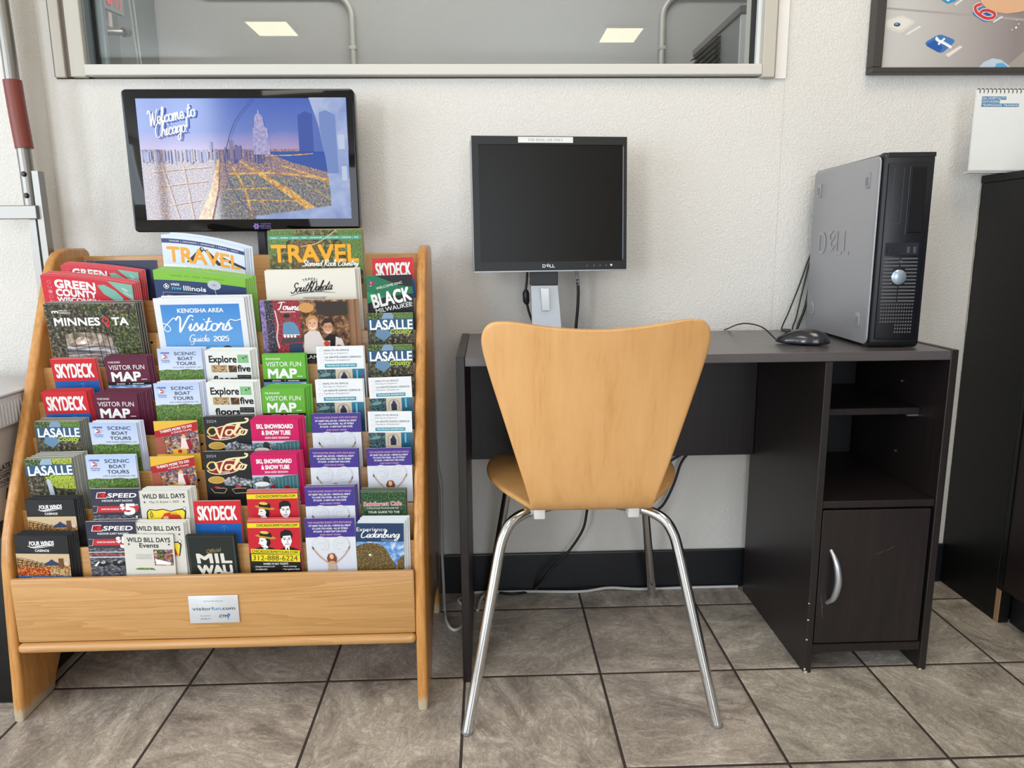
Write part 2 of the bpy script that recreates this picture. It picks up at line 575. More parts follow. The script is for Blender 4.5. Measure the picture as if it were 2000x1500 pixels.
# floor, ceiling, room walls
b = MB(); b.box((-4, -5.6, -0.08), (3.5, 0.0, 0), tile_floor()); struct(b, 'floor')
b = MB(); b.box((-4, -5.6, 2.75), (3.5, 0.0, 2.85), M_ceil); struct(b, 'ceiling')
WX0, WX1, WZ0, WZ1 = -1.04, 0.725, 1.368, 2.25      # window opening in the back wall
b = MB()
b.box((-4, 0, 0), (0.757, 0.12, WZ0), M_wall)
b.box((0.757, 0.0015, 0), (3.5, 0.12, WZ0), M_wall)
b.box((-4, 0, WZ0), (WX0, 0.12, 2.75), M_wall)
b.box((WX1, 0.0015, WZ0), (3.5, 0.12, 2.75), M_wall)
b.box((WX0, 0, WZ1), (WX1, 0.12, 2.75), M_wall)
struct(b, 'wall_back')
# the thicker piece of wall beside the window, with its rounded corner
b = MB()
arc = [(-1.112 + 0.035 * math.sin(a), -0.035 - 0.035 * math.cos(a)) for a in [math.pi / 2 * k / 8 for k in range(9)]]
b.prism([(-2.4, 0.0), (-2.4, -0.07)] + arc + [(-1.072, 0.0)], 2, 0, 2.75, M_wall)
struct(b, 'pillar', smooth=True, angle=50)
b = MB()
for lo, hi in (((-4.1, -5.6, 0), (-4, -4.6, 2.75)), ((-4.1, -1.4, 0), (-4, 0, 2.75)), ((-4.1, -4.6, 0), (-4, -1.4, 0.45)), ((-4.1, -4.6, 2.45), (-4, -1.4, 2.75))):
    b.box(lo, hi, M_wall_plain)
struct(b, 'wall_left')
b = MB(); b.box((3.5, -5.6, 0), (3.6, 0.12, 2.75), M_wall_plain); struct(b, 'wall_right')
b = MB()
for lo, hi in (((-4, -5.7, 0), (-3.55, -5.6, 2.75)), ((-2.55, -5.7, 0), (-0.2, -5.6, 2.75)), ((1.4, -5.7, 0), (3.5, -5.6, 2.75)),
               ((-3.55, -5.7, 0), (-2.55, -5.6, 0.45)), ((-3.55, -5.7, 2.65), (-2.55, -5.6, 2.75)), ((-0.2, -5.7, 2.45), (1.4, -5.6, 2.75))):
    b.box(lo, hi, M_wall_plain)
struct(b, 'wall_front')
b = MB(); b.box((-1.06, -0.011, 0), (1.29, 0, 0.114), flat('vinyl_baseboard', (22, 24, 28), 0.35), 0.003); struct(b, 'baseboard_back')

# slatted blind and mullions of the storefront window that the wide screen mirrors
b = MB(); b.box((-3.105, -5.64, 0.45), (-3.045, -5.6, 2.65), M_frame); b.box((-3.55, -5.64, 1.88), (-3.1055, -5.6, 1.95), M_frame); b.box((-3.0445, -5.64, 1.98), (-2.55, -5.6, 2.04), M_frame)
struct(b, 'window_2')

# window frame and glass
b = MB()
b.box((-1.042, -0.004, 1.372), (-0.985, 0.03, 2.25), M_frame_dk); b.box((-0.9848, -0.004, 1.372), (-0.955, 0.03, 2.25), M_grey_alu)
b.box((-1.036, -0.012, 1.370), (-1.012, 0.0, 2.25), M_frame, 0.002)
b.box((-0.996, -0.018, 1.370), (-0.960, 0.0, 2.25), M_frame, 0.002)
b.box((-0.9595, -0.024, 1.372), (0.690, 0.06, 1.397), flat('sill_rail', (214, 210, 202), 0.42), 0.002)
b.box((0.6905, -0.022, 1.366), (0.722, 0.10, 2.25), M_frame, 0.002)
b.box((-0.958, -0.022, 2.2), (0.69, 0.10, 2.25), M_frame, 0.002)
b.box((0.682, 0.002, 1.397), (0.6905, 0.09, 2.2), flat('frame_bead', (228, 230, 226), 0.4))
b.box((0.675, 0.015, 1.397), (0.682, 0.035, 2.2), M_gasket)
w1 = struct(b, 'window_1')
b = MB()
b.box((-0.955, 0.022, 1.395), (0.684, 0.027, 2.21), glass_material())
g = b.build('glass_pane', w1)
# chalky strip where the trim was removed
b = MB()
n = 24; L = []
rng = random.Random(3)
for k in range(n + 1):
    z = 1.366 + (2.25 - 1.366) * k / n
    L.append((0.724 + (0.006 * rng.random() if 0 < k else 0.002), z))
b.prism(L + [(0.757, 2.25), (0.757, 1.366)], 1, -0.006, 0.0, M_white_paint)
struct(b, 'trim_1')
b = MB()
b.box((0.7225, -0.010, 1.367), (0.7285, 0.0, 2.25), flat('old_caulk', (176, 166, 158), 0.7)); struct(b, 'trim_2')

# the vestibule behind the glass
M_vest = wall_material('vestibule_wall_grey', (174, 173, 174), 0.12)
M_vest_fl = flat('vestibule_floor', (120, 112, 104), 0.5)
b = MB(); b.box((-1.9, 1.4, 0), (1.6, 1.5, 2.75), M_vest); struct(b, 'wall_north')
b = MB(); b.box((-2.0, 0.12, 0), (-1.9, 1.5, 2.75), M_vest); struct(b, 'wall_west')
b = MB(); b.box((1.6, 0.12, 0), (1.7, 1.5, 2.75), M_vest); struct(b, 'wall_east')
b = MB(); b.box((-1.9, 0.12, -0.08), (1.6, 1.4, 0), M_vest_fl); struct(b, 'vestibule_floor')
b = MB(); b.box((-1.9, 0.12, 2.6), (1.6, 1.4, 2.75), M_ceil); struct(b, 'vestibule_ceiling')

# conduits on its far wall
M_emt = flat('painted_conduit', (188, 186, 182), 0.4, 0.2)
for x, s, lab in ((-0.549, -1, 'thin grey conduit behind the glass, above the tall wide screen'), (0.762, 1, 'thin grey conduit behind the glass, beside the slatted metal machine')):
    b = MB()
    pts = [(x, 1.384, 0.0), (x, 1.384, 1.905)] + [(x + s * 0.09 * (1 - math.cos(a)), 1.384, 1.905 + 0.09 * math.sin(a)) for a in [math.pi / 2 * k / 8 for k in range(1, 9)]] + [(x + s * 0.6, 1.384, 1.995)]
    b.tube(pts, 0.012, M_emt, 14)
    cl_ = Vector((x, 1.384, 0)); r = thing('conduit', lab, 'conduit', cl_)
    b.build('conduit_pipe', r, smooth=True, shift=cl_)
    b = MB(); b.box((x - 0.014, 1.372, 1.775), (x + 0.014, 1.3985, 1.79), M_emt, 0.002); b.build('coupling', r, shift=cl_)

# ice machine in the vestibule
t = thing('ice_machine', 'grey metal machine with curved black louvers seen through the glass', 'machine', (0.88, 0.5, 0))
sh = Vector((0.88, 0.5, 0))
M_im_side = flat('machine_side', (136, 140, 142), 0.4, 0.3); M_im_front = flat('machine_front', (222, 224, 232), 0.35, 0.1); M_im_top = flat('machine_top', (112, 108, 112), 0.5)
b = MB(); b.box((0.722, 0.262, 0.0), (1.15, 0.715, 1.59), M_im_side); b.box((0.722, 0.25, 0.0), (1.15, 0.262, 1.59), M_im_front, 0.001); b.build('body', t, shift=sh)
b = MB(); b.box((0.716, 0.244, 1.590), (1.155, 0.725, 1.612), M_im_top, 0.003); b.build('lid', t, shift=sh)
b = MB()
for k in range(12):
    z = 1.583 - k * 0.0165
    b.prism([(0.7219, z), (0.706, z - 0.008), (0.706, z - 0.0115), (0.7219, z - 0.004)], 1, 0.43, 0.71, flat('louver_metal', (40, 43, 50), 0.4, 0.4))
b.build('louvers', t, shift=sh)

# door frame posts and the leaf of the outer door at the vestibule's end
b = MB(); b.box((at_y(185, 130, .04).x, 0.04, 1.36), (at_y(198.5, 130, .04).x, 0.055, 2.26), M_gasket); struct(b, 'trim_3')
b = MB(); b.box((at_y(170, 130, .04).x, 0.042, 1.36), (at_y(185, 130, .04).x - .0003, 0.055, 2.26), M_grey_alu); b.box((at_y(198.5, 130, .04).x + .0003, 0.042, 1.36), (at_y(211, 130, .04).x, 0.055, 2.26), M_grey_alu); struct(b, 'trim_4')
b = MB(); b.box((-1.42, 1.05, 0), (-1.36, 1.39, 2.3), flat('door_leaf_grey', (112, 118, 120), 0.4)); b.box((-1.36, 1.12, 1.2), (-1.357, 1.2, 1.62), flat('door_light', (214, 206, 204), 0.5)); struct(b, 'door_1')
t = thing('exit_sign', 'grey plate with red capitals behind the glass in the corner of the window', 'sign', (-1.2, 0.5, 1.75))
sh = Vector((-1.2, 0.5, 1.75))
a0 = at_y(203, 14, 0.62); a1 = at_y(243, 32, 0.86)
dx = (a1 - a0); 
b = MB()
p = [a0, a1, a1 + Vector((0, 0, 0.21)), a0 + Vector((0, 0, 0.21))]
off = Vector((0.012, -0.0, 0)).cross(Vector((0, 0, 1)))
nv = (p[1] - p[0]).cross(Vector((0, 0, 1))).normalized() * -0.014
b.add(p + [q + nv for q in p], [(0, 1, 2, 3), (7, 6, 5, 4), (0, 4, 5, 1), (1, 5, 6, 2), (2, 6, 7, 3), (3, 7, 4, 0)], flat('sign_plate_grey', (140, 146, 148), 0.5))
b.build('plate', t, shift=sh)
vs, fs, tw = letters('EXIT')
ax = dx.normalized(); nn = ax.cross(Vector((0, 0, 1))).normalized()
if nn.dot(CAM - a0) < 0: nn = -nn
b = MB(); b.add([a0 + ax * (0.03 + u / tw * (dx.length - 0.06)) + Vector((0, 0, 0.016 + v * 0.14)) + nn * 0.004 for u, v in vs], fs, glow('exit_red', (235, 20, 60), 0.9)); b.build('lettering', t, shift=sh)
t = thing('paper_notice', 'pale paper notice behind the glass, under the red lettered plate', 'notice', at_y(210, 35, 0.85))
b = MB(); q0 = at_y(202, 17, 0.75); q1 = at_y(217, 25, 0.95); q2 = at_y(219, 53, 0.95); q3 = at_y(203, 46, 0.75)
bk = Vector((0, 0.004, 0)); b.add([q0, q1, q2, q3, q0 + bk, q1 + bk, q2 + bk, q3 + bk], [(3, 2, 1, 0), (4, 5, 6, 7), (0, 1, 5, 4), (1, 2, 6, 5), (2, 3, 7, 6), (3, 0, 4, 7)], flat('notice_paper', (226, 212, 208), 0.7))
b.build('sheet', t, shift=at_y(210, 35, 0.85))
t = thing('door_closer', 'metal door closer arm behind the glass, beside the paper notice', 'door closer', at_y(243, 64, 0.86))
b = MB(); b.tube([at_y(198, 62, 0.8), at_y(243, 64, 0.86)], 0.011, M_alu, 12); b.build('arm', t, smooth=True, shift=at_y(243, 64, 0.86))
b = MB(); b.tube([at_y(241, 63, 0.85), at_y(251, 63, 0.87)], 0.016, flat('closer_end', (70, 68, 66), 0.5, 0.4), 12); b.build('pivot', t, smooth=True, shift=at_y(243, 64, 0.86))
t = thing('pull_cord', 'two thin pale cords hanging behind the glass near the door closer', 'cord', at_y(270, 128, 0.4))
for xa, xb in ((252, 270), (260, 276)):
    b = MB(); b.tube([at_y(xa, -40, 0.4), at_y(xa, 0, 0.4), at_y(xb, 128, 0.4), at_y(xb + 10, 200, 0.4)], 0.0022, flat('cord_pale', (214, 212, 208), 0.6), 6); b.build('strand', t, shift=at_y(270, 128, 0.4))

# ceiling panels that the glass mirrors
M_lamp = glow('lamp_panel', (255, 248, 214), 13.0)
for (xa, xb, ya, yb), lab in (((-1.90, -1.57, -4.76, -4.35), 'bright square ceiling light mirrored in the glass above the wide screen'), ((1.03, 1.34, -4.965, -4.52), 'bright square ceiling light mirrored in the glass above the small monitor')):
    c = Vector(((xa + xb) / 2, (ya + yb) / 2, 2.75))
    t = thing('ceiling_light', lab, 'ceiling light', c, 'ceiling lights mirrored in the glass')
    b = MB(); b.box((xa, ya, 2.732), (xb, yb, 2.742), M_lamp); b.build('diffuser', t, shift=c)
    b = MB()
    for lo, hi in (((xa - 0.02, ya - 0.02), (xa, yb + 0.02)), ((xb, ya - 0.02), (xb + 0.02, yb + 0.02)), ((xa, ya - 0.02), (xb, ya)), ((xa, yb), (xb, yb + 0.02))):
        b.box(lo + (2.728,), hi + (2.752,), M_white_paint)
    b.build('frame', t, shift=c)
# ================================================================== brochure rack
OAK_Z, OAK_X, OAK_Y = oak('oak_upright', 2), oak('oak_crosswise', 0), oak('oak_depth', 1)
LEAN = math.radians(-2.0)
TDZ, TZ0 = 0.0695, 0.290
def tier_y(k): return -0.512 + k * 0.0335 if k else -0.498
def tier_z(k): return TZ0 + k * TDZ
RX0, RX1 = -0.971, -0.159
RK = Vector((-0.56, -0.32, 0))
rack = thing('brochure_rack', 'tiered oak rack full of leaflets standing on the tiled floor', 'rack', RK)
def rack_profile():
    p = [(-0.534, 0.0), (-0.5335, 0.02), (-0.515, 0.25), (-0.508, 0.33), (-0.496, 0.385), (-0.473, 0.437)]
    p += [(-0.262, 0.872), (-0.243, 0.910), (-0.226, 0.934), (-0.203, 0.953), (-0.165, 0.963)]
    p += [(-0.086, 0.963), (-0.074, 0.957), (-0.068, 0.946), (-0.068, 0.0), (-0.12, 0.0), (-0.13, 0.05), (-0.16, 0.09), (-0.21, 0.112)]
    p += [(-0.28, 0.114), (-0.340, 0.098), (-0.384, 0.064), (-0.408, 0.03), (-0.420, 0.0)]
    return p
M_scuff = NT('oak_scuffed_foot')
_v = M_scuff.coords((60, 60, 6)); _n = M_scuff.noise(_v, 2.0, 6, 0.4, 0.7)
_z = M_scuff.n('ShaderNodeTexCoord'); _s = M_scuff.n('ShaderNodeSeparateXYZ'); M_scuff.l(_z.outputs['Object'], _s.inputs[0])
_f = M_scuff.math('ADD', M_scuff.math('MULTIPLY', _s.outputs[2], 25.0), M_scuff.math('MULTIPLY', M_scuff.math('SUBTRACT', _n.outputs['Fac'], 0.5), 1.3))
_v2 = M_scuff.coords((26, 26, 1.6)); _g = M_scuff.noise(_v2, 5.0, 6, 0.5, 0.7)
_oakc = M_scuff.ramp(_g.outputs['Fac'], [(0.3, (212, 154, 84)), (0.7, (178, 118, 58))])
_c = M_scuff.mix(M_scuff.ramp(_f, [(0.45, (0, 0, 0)), (0.75, (255, 255, 255))]), (186, 168, 140), _oakc)
M_scuff.base(_c, 0.36, 0, 0.45); M_scuff.b.inputs['Coat Weight'].default_value = 0.2
for x0, x1 in ((RX0 - 0.022, RX0), (RX1, RX1 + 0.022)):
    b = MB(); b.prism(rack_profile(), 0, x0, x1, M_scuff.m, 0.007, 3); b.build('side_panel', rack, smooth=True, angle=35, shift=RK)
b = MB(); b.box((RX0, -0.518, 0.168), (RX1, -0.507, 0.307), OAK_X, 0.004, 2); b.build('front_panel', rack, smooth=True, shift=RK)
b = MB(); b.box((RX0, -0.527, 0.147), (RX1, -0.503, 0.167), OAK_X, 0.009, 3); b.build('bottom_rail', rack, smooth=True, shift=RK)
b = MB(); b.box((RX0, -0.502, 0.150), (RX1, -0.109, 0.162), OAK_X); b.build('bottom_shelf', rack, shift=RK)
M_screw = flat('dark_screw', (30, 20, 14), 0.4, 0.5)
RL = Matrix.Rotation(-LEAN, 4, 'X')
for k in range(1, 9):
    mt = Matrix.Translation((0, tier_y(k), tier_z(k))) @ RL
    b = MB(); b.box((RX0, -0.007, -0.17), (RX1, -0.0005, 0.0), OAK_X, 0.002, 2, mt)
    bo = b.build('pocket_board', rack, smooth=True, shift=RK)
    for sx in (-0.872, -0.747, -0.617, -0.488, -0.362, -0.258):
        b = MB(); b.lathe([(0.0028, 0), (0.0028, 0.0008)], M_screw, 10, mt @ Matrix.Translation((sx, -0.007, -0.021)) @ Matrix.Rotation(math.pi / 2, 4, 'X')); b.build('screw', bo, shift=RK)
b = MB(); b.box((RX0, -0.108, 0.17), (RX1, -0.095, 0.944), OAK_X, 0.003); b.build('back_board', rack, smooth=True, shift=RK)
# metal plaque on the front
pl = MB(); c0, c1 = at_y(367, 1164, -0.520), at_y(469, 1215, -0.520)
b.__init__()
b.box((c0.x, -0.5215, c1.z), (c1.x, -0.5182, c0.z), flat('plaque_metal', (214, 216, 218), 0.3, 0.25), 0.0012)
pq = b.build('plaque', rack, smooth=True, shift=RK)
Wp = (c1.x - c0.x) * 1000; Hp = (c0.z - c1.z) * 1000
A = Art(Wp, Hp); navy, cy_, gr = ink((44, 60, 92)), ink((60, 130, 190)), ink((110, 118, 128))
A.text('Find Your Next Adventure', Wp / 2, Hp * .17, 2.6, gr, al='C', wmax=Wp * .7)
A.text('visi', Wp * .07, Hp * .40, 7.2, navy, w=Wp * .21, bold=.01); A.text('tor', Wp * .285, Hp * .40, 7.2, navy, w=Wp * .16, bold=.01)
A.text('fun', Wp * .455, Hp * .40, 7.2, cy_, w=Wp * .18, bold=.01); A.text('.com', Wp * .645, Hp * .40, 7.2, navy, w=Wp * .28, bold=.01)
A.text('For service call', Wp * .22, Hp * .70, 2.4, gr, wmax=Wp * .34); A.text('(800) 888-2974', Wp * .22, Hp * .81, 2.4, gr, wmax=Wp * .34)
A.text('CTM', Wp * .60, Hp * .70, 5.4, navy, w=Wp * .17, bold=.05)
A.ell(Wp * .79, Hp * .70, 3.0, 3.0, cy_); A.stroke([(Wp * .79, Hp * .72), (Wp * .78, Hp * .80), (Wp * .76, Hp * .86)], 1.4, cy_, 4)
o = A.build('lettering', pq); o.location = Vector(((c0.x + c1.x) / 2, -0.5216, c0.z)) - RK

# ================================================================== desk
t_esp = NT('espresso_laminate')
_v = t_esp.coords((30, 30, 1.5)); _n = t_esp.noise(_v, 3.0, 5, 0.4)
t_esp.base(t_esp.ramp(_n.outputs['Fac'], [(0.3, (25, 20, 20)), (0.7, (37, 29, 29))]), 0.40, 0, 0.5)
M_esp = t_esp.m
t_top = NT('espresso_top_sheen')
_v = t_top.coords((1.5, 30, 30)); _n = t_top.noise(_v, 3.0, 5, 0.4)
t_top.base(t_top.ramp(_n.outputs['Fac'], [(0.3, (76, 71, 72)), (0.7, (90, 84, 85))]), 0.30, 0, 0.8)  # reflected sheen put into a paler base colour than the other panels
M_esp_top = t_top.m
M_chip = flat('chipped_edge', (196, 188, 176), 0.7)
DK = Vector((0.46, -0.24, 0))
desk = thing('computer_desk', 'dark espresso computer desk with open shelves and a cupboard', 'desk', DK)
def dpart(name, boxes, m=M_esp, bev=0.0012, parent=desk):
    b = MB()
    for lo, hi in boxes: b.box(lo, hi, m, bev, 1)
    return b.build(name, parent, shift=DK)
DF, DB = -0.44, -0.035
lp = dpart('end_panel', [((-0.066, DF, 0), (-0.048, DB, 0.737))])
rp = dpart('end_panel', [((0.972, DF, 0), (0.988, DB, 0.737))])
dv = dpart('divider_panel', [((0.706, DF, 0), (0.722, DB, 0.715))])
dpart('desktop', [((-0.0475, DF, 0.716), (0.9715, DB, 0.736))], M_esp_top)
dpart('modesty_panel', [((-0.0475, -0.062, 0.405), (0.7055, -0.046, 0.7155))])
dpart('cupboard_back', [((0.7225, -0.055, 0.05), (0.9715, -0.045, 0.7155))], flat('cupboard_shade', (10, 9, 9), 0.6))  # interior shade put into a near-black back colour
dpart('shelf', [((0.7225, DF + 0.004, 0.391), (0.9715, -0.056, 0.407))])
sh = dpart('shelf', [((0.7225, DF + 0.09, 0.578), (0.9715, -0.056, 0.594))])
dpart('bottom_board', [((0.7225, DF + 0.004, 0.048), (0.9715, -0.056, 0.068))])
door = dpart('door', [((0.7245, DF + 0.001, 0.0725), (0.9640, DF + 0.017, 0.387))])
b = MB(); pts = spline([(0.748, DF + 0.002, 0.296), (0.7535, DF - 0.016, 0.272), (0.758, DF - 0.022, 0.232), (0.754, DF - 0.016, 0.192), (0.748, DF + 0.002, 0.170)], 8)
b.tube(pts, [0.004 + 0.0035 * math.sin(math.pi * i / (len(pts) - 1)) for i in range(len(pts))], flat('satin_handle', (188, 190, 194), 0.32, 0.8), 14)
b.build('handle', door, smooth=True, shift=DK)
b = MB()
for (x, y, z) in ((0.9705, -0.27, 0.640), (0.9705, -0.27, 0.470)):
    b.lathe([(0.0028, 0), (0.0028, 0.003)], M_alu, 10, Matrix.Translation((x + 0.0012, y, z)) @ Matrix.Rotation(-math.pi / 2, 4, 'Y'))
b.box((0.945, -0.348, 0.5735), (0.9715, -0.338, 0.5775), M_alu)
b.build('shelf_pins', rp, shift=DK)
b = MB()
rng = random.Random(5)
for (x, z, s) in ((0.7060, 0.009, 5), (0.7060, 0.082, 3), (0.7061, 0.130, 3), (0.7055, 0.17, 2)):
    b.box((x - 0.0004, DF - 0.0004, z - s * .0004), (x + 0.0035, DF + 0.002, z + s * 0.0007), M_chip, 0.0003)
b.box((0.706, DF - 0.0005, 0.0), (0.7135, DF + 0.002, 0.005), M_chip, 0.0005)
b.build('chips', dv, shift=DK)
b = MB(); b.box((0.972, DF - 0.0005, 0.0), (0.978, DF + 0.002, 0.004), M_chip, 0.0005)
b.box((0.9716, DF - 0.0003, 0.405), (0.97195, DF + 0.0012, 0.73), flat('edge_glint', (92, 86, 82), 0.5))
b.build('chips', rp, shift=DK)
b = MB()
M_scr = flat('scratch', (104, 92, 84), 0.6)
for (xa, za, xb, zb) in ((0.8505, 0.283, 0.866, 0.291), (0.872, 0.292, 0.889, 0.301), (0.731, 0.189, 0.739, 0.158), (0.735, 0.177, 0.7405, 0.132)):
    d = Vector((xb - xa, 0, zb - za)); nn = Vector((-d.z, 0, d.x)).normalized() * 0.00035
    y = DF + 0.0006; a = Vector((xa, y, za)); q = Vector((xb, y, zb))
    b.add([a + nn, a - nn, q - nn, q + nn], [(0, 1, 2, 3)], M_scr)
b.build('scratches', door, shift=DK)

# ================================================================== chair
CH = Vector((0.2, -0.35, 0))
chair = thing('chair', 'bent plywood chair with chrome legs pushed under the dark desk', 'chair', CH)
t_ply = NT('beech_plywood')
_v = t_ply.coords((40, 40, 0.55)); _n = t_ply.noise(_v, 0.8, 5, 0.35, 0.6); _v2 = t_ply.coords((120, 120, 3)); _n2 = t_ply.noise(_v2, 1.2, 3)
_f = t_ply.math('ADD', t_ply.math('MULTIPLY', _n.outputs['Fac'], 0.7), t_ply.math('MULTIPLY', _n2.outputs['Fac'], 0.3))
t_ply.base(t_ply.ramp(_f, [(0.30, (225, 174, 115)), (0.52, (219, 166, 105)), (0.74, (206, 150, 90))]), 0.42, 0, 0.45)
t_ply.b.inputs['Coat Weight'].default_value = 0.12
PROF = [(-0.6065, 0.826, 0.150), (-0.606, 0.8235, 0.176), (-0.605, 0.817, 0.196), (-0.6035, 0.805, 0.2075), (-0.601, 0.790, 0.2130), (-0.598, 0.772, 0.2135),
        (-0.592, 0.735, 0.2050), (-0.585, 0.69, 0.1925), (-0.576, 0.635, 0.1765), (-0.566, 0.575, 0.1595), (-0.556, 0.52, 0.1440), (-0.548, 0.482, 0.1330),
        (-0.541, 0.457, 0.1270), (-0.531, 0.441, 0.1245), (-0.516, 0.433, 0.1240), (-0.498, 0.430, 0.1280), (-0.470, 0.429, 0.1430), (-0.430, 0.430, 0.1680), (-0.385, 0.432, 0.1930),
        (-0.335, 0.434, 0.2120), (-0.285, 0.437, 0.2210), (-0.235, 0.440, 0.2210), (-0.190, 0.441, 0.2120), (-0.155, 0.437, 0.1950), (-0.132, 0.430, 0.1750), (-0.120, 0.424, 0.150)]
NX = 17
vs, fs = [], []
for j, (y, z, w) in enumerate(PROF):
    for i in range(NX):
        q = -1 + 2 * i / (NX - 1)
        q = math.sin(q * math.pi / 2) * 0.35 + q * 0.65
        x = q * w
        back = max(0.0, min(1.0, (z - 0.47) / 0.25))
        top = max(0.0, min(1.0, (z - 0.70) / 0.126))
        yy = y + back * 0.035 * (x / 0.21) ** 2 * 0.9
        zz = z - top * 0.0235 * (1 - min(1, abs(x) / 0.200) ** 1.7)
        if z < 0.47 and y > -0.52: zz -= 0.004 * (1 - (x / 0.22) ** 2)
        vs.append((x * (1.008 + .012 * back) + CH.x + 0.003 + .035 * (yy + .6), yy, zz + 0.0055))
for j in range(len(PROF) - 1):
    for i in range(NX - 1): fs.append((j * NX + i, j * NX + i + 1, (j + 1) * NX + i + 1, (j + 1) * NX + i))
b = MB(); b.add(vs, fs, t_ply.m); shell = b.build('seat_shell', chair, smooth=True, angle=60, shift=CH)
md = shell.modifiers.new('solid', 'SOLIDIFY'); md.thickness = 0.0115; md.offset = 0
md = shell.modifiers.new('sub', 'SUBSURF'); md.levels = 1; md.render_levels = 2
M_pl_white = flat('white_glide', (226, 226, 222), 0.45)
def leg(pts, rad=0.0112):
    b = MB(); P = spline(pts, 7); b.tube(P, rad, M_chrome, 20)
    d = (P[-1] - P[-2]).normalized()
    b.tube([P[-1] - d * 0.004, P[-1] - d * 0.0005], rad * 1.06, flat('leg_foot', (120, 120, 120), 0.5), 20)
    return b.build('leg', chair, smooth=True, shift=CH)
def straight(a, c, n=5): return [tuple(Vector(a).lerp(Vector(c), k / n)) for k in range(1, n + 1)]
for s in (-1, 1):
    x = CH.x
    leg([(x + s * .05, -.425, .412), (x + s * .095, -.462, .415), (x + s * .130, -.487, .414), (x + s * .158, -.507, .402), (x + s * .174, -.519, .378), (x + s * .1835, -.527, .346)] + straight((x + s * .1835, -.527, .346), (x + s * .2535, -.614, .0005)))
    xf = x + .018
    leg([(xf + s * .05, -.30, .412), (xf + s * .09, -.250, .416), (xf + s * .130, -.205, .414), (xf + s * .155, -.178, .400), (xf + s * .168, -.163, .374), (xf + s * .174, -.156, .346)] + straight((xf + s * .174, -.156, .346), (xf + s * .227, -.058, .0005)))
    b = MB(); b.box((x + s * .098 - .012, -.494, .402), (x + s * .098 + .012, -.446, .430), M_pl_white, 0.003); b.build('glide_block', chair, smooth=True, shift=CH)
b = MB(); b.box((x - .09, -.43, .409), (x + .09, -.27, .4215), M_black_plastic, 0.004); b.build('mounting_plate', chair, smooth=True, shift=CH)

# ================================================================== reception counter and flip chart
CT = Vector((1.62, -0.4, 0))
ct = thing('reception_counter', 'tall black counter against the wall beside the dark desk', 'counter', CT)
t_blk = NT('black_counter_laminate'); _v = t_blk.coords(); _n = t_blk.noise(_v, 60, 3)
t_blk.base(t_blk.ramp(_n.outputs['Fac'], [(0.3, (12, 13, 12)), (0.8, (20, 21, 19))]), 0.42, 0, 0.35)
M_brown_panel = flat('dark_brown_panel', (30, 21, 20), 0.4)
b = MB(); b.box((1.292, -0.228, 0.0), (1.95, -0.001, 1.108), t_blk.m, 0.001); b.build('end_cabinet', ct, shift=CT)
b = MB(); b.box((1.2895, -1.2, 1.1085), (2.0, -0.001, 1.1275), t_blk.m, 0.002); b.build('countertop', ct, shift=CT)
b = MB(); b.box((1.296, -1.2, 0.092), (1.95, -0.2445, 1.108), M_brown_panel, 0.001); b.build('side_cabinet', ct, shift=CT)
b = MB(); b.box((1.325, -1.2, 0.0), (1.95, -0.2445, 0.0915), flat('toe_kick', (20, 22, 26), 0.4)); b.build('toe_kick', ct, shift=CT)
b = MB(); b.prism([(-0.244, 0.0), (-0.2285, 0.0), (-0.2285, 1.108), (-0.2425, 1.108), (-0.2425, 0.098), (-0.244, 0.09)], 0, 1.2935, 1.32, M_black); 
b.box((1.2925, -0.2442, 0.0), (1.294, -0.2285, 0.088), flat('raw_chipboard', (172, 134, 98), 0.8)); b.build('edge_strip', ct, shift=CT)
b = MB(); rng = random.Random(11)
L = []
for k in range(26):
    z = 0.72 + (1.106 - 0.72) * k / 25; L.append((-0.0015 - 0.0022 * rng.random(), z))
b.prism(L + [(-0.0008, 1.106), (-0.0008, 0.72)], 0, 1.290, 1.2919, M_chip); b.build('chipped_back_edge', ct, shift=CT)

p_bl = at_y(1899, 338, -0.10); fz = 1.128
sx = p_bl.x
fc = thing('flip_chart', 'white spiral-bound desk flip chart standing on the black counter', 'flip chart', (sx + 0.19, -0.10, fz))
FC = Vector((sx + 0.19, -0.10, fz))
W_, H_ = 0.36, 0.195
ft = Matrix.Translation((sx, -0.085, fz)) @ Matrix.Rotation(math.radians(2.0), 4, 'Z') @ Matrix.Rotation(math.radians(0), 4, 'X')
M_paper = flat('white_page', (238, 238, 236), 0.55)
b = MB(); b.box((0, 0, 0.004), (W_, 0.004, H_), M_paper, 0, 2, ft); b.box((0.0, -0.0012, 0.006), (W_, 0, H_ - 0.001), M_paper, 0, 2, ft); b.build('pages', fc, shift=FC)
bt = Matrix.Translation((sx + .045, -0.040, fz)) @ Matrix.Rotation(math.radians(2.0), 4, 'Z') @ Matrix.Rotation(math.radians(10), 4, 'X')
b = MB(); b.box((0, -0.003, 0), (W_ - .06, 0, H_ - .004), M_paper, 0, 2, bt); b.build('easel_back', fc, shift=FC)
b = MB(); b.box((0.001, -0.0575, 0.0002), (W_, -0.035, 0.003), M_paper, 0, 2, Matrix.Translation((sx, -0.025, fz)) @ Matrix.Rotation(math.radians(2.0), 4, 'Z')); b.build('easel_base', fc, shift=FC)
b = MB(); hole = flat('punched_hole', (70, 62, 56), 0.7)
for k in range(34):
    m2 = ft @ Matrix.Translation((0.007 + k * 0.0105, 0.006, H_ - 0.001))
    b.tube([m2 @ Vector((0, 0.007 * math.cos(a) - 0.001, 0.007 * math.sin(a) - 0.003)) for a in [2 * math.pi * q / 10 for q in range(11)]], 0.0011, hole, 6)
b.build('spiral_binding', fc, smooth=True, shift=FC)
A = Art(W_ * 1000, H_ * 1000); bl, wh = ink((48, 120, 170)), ink((240, 244, 246))
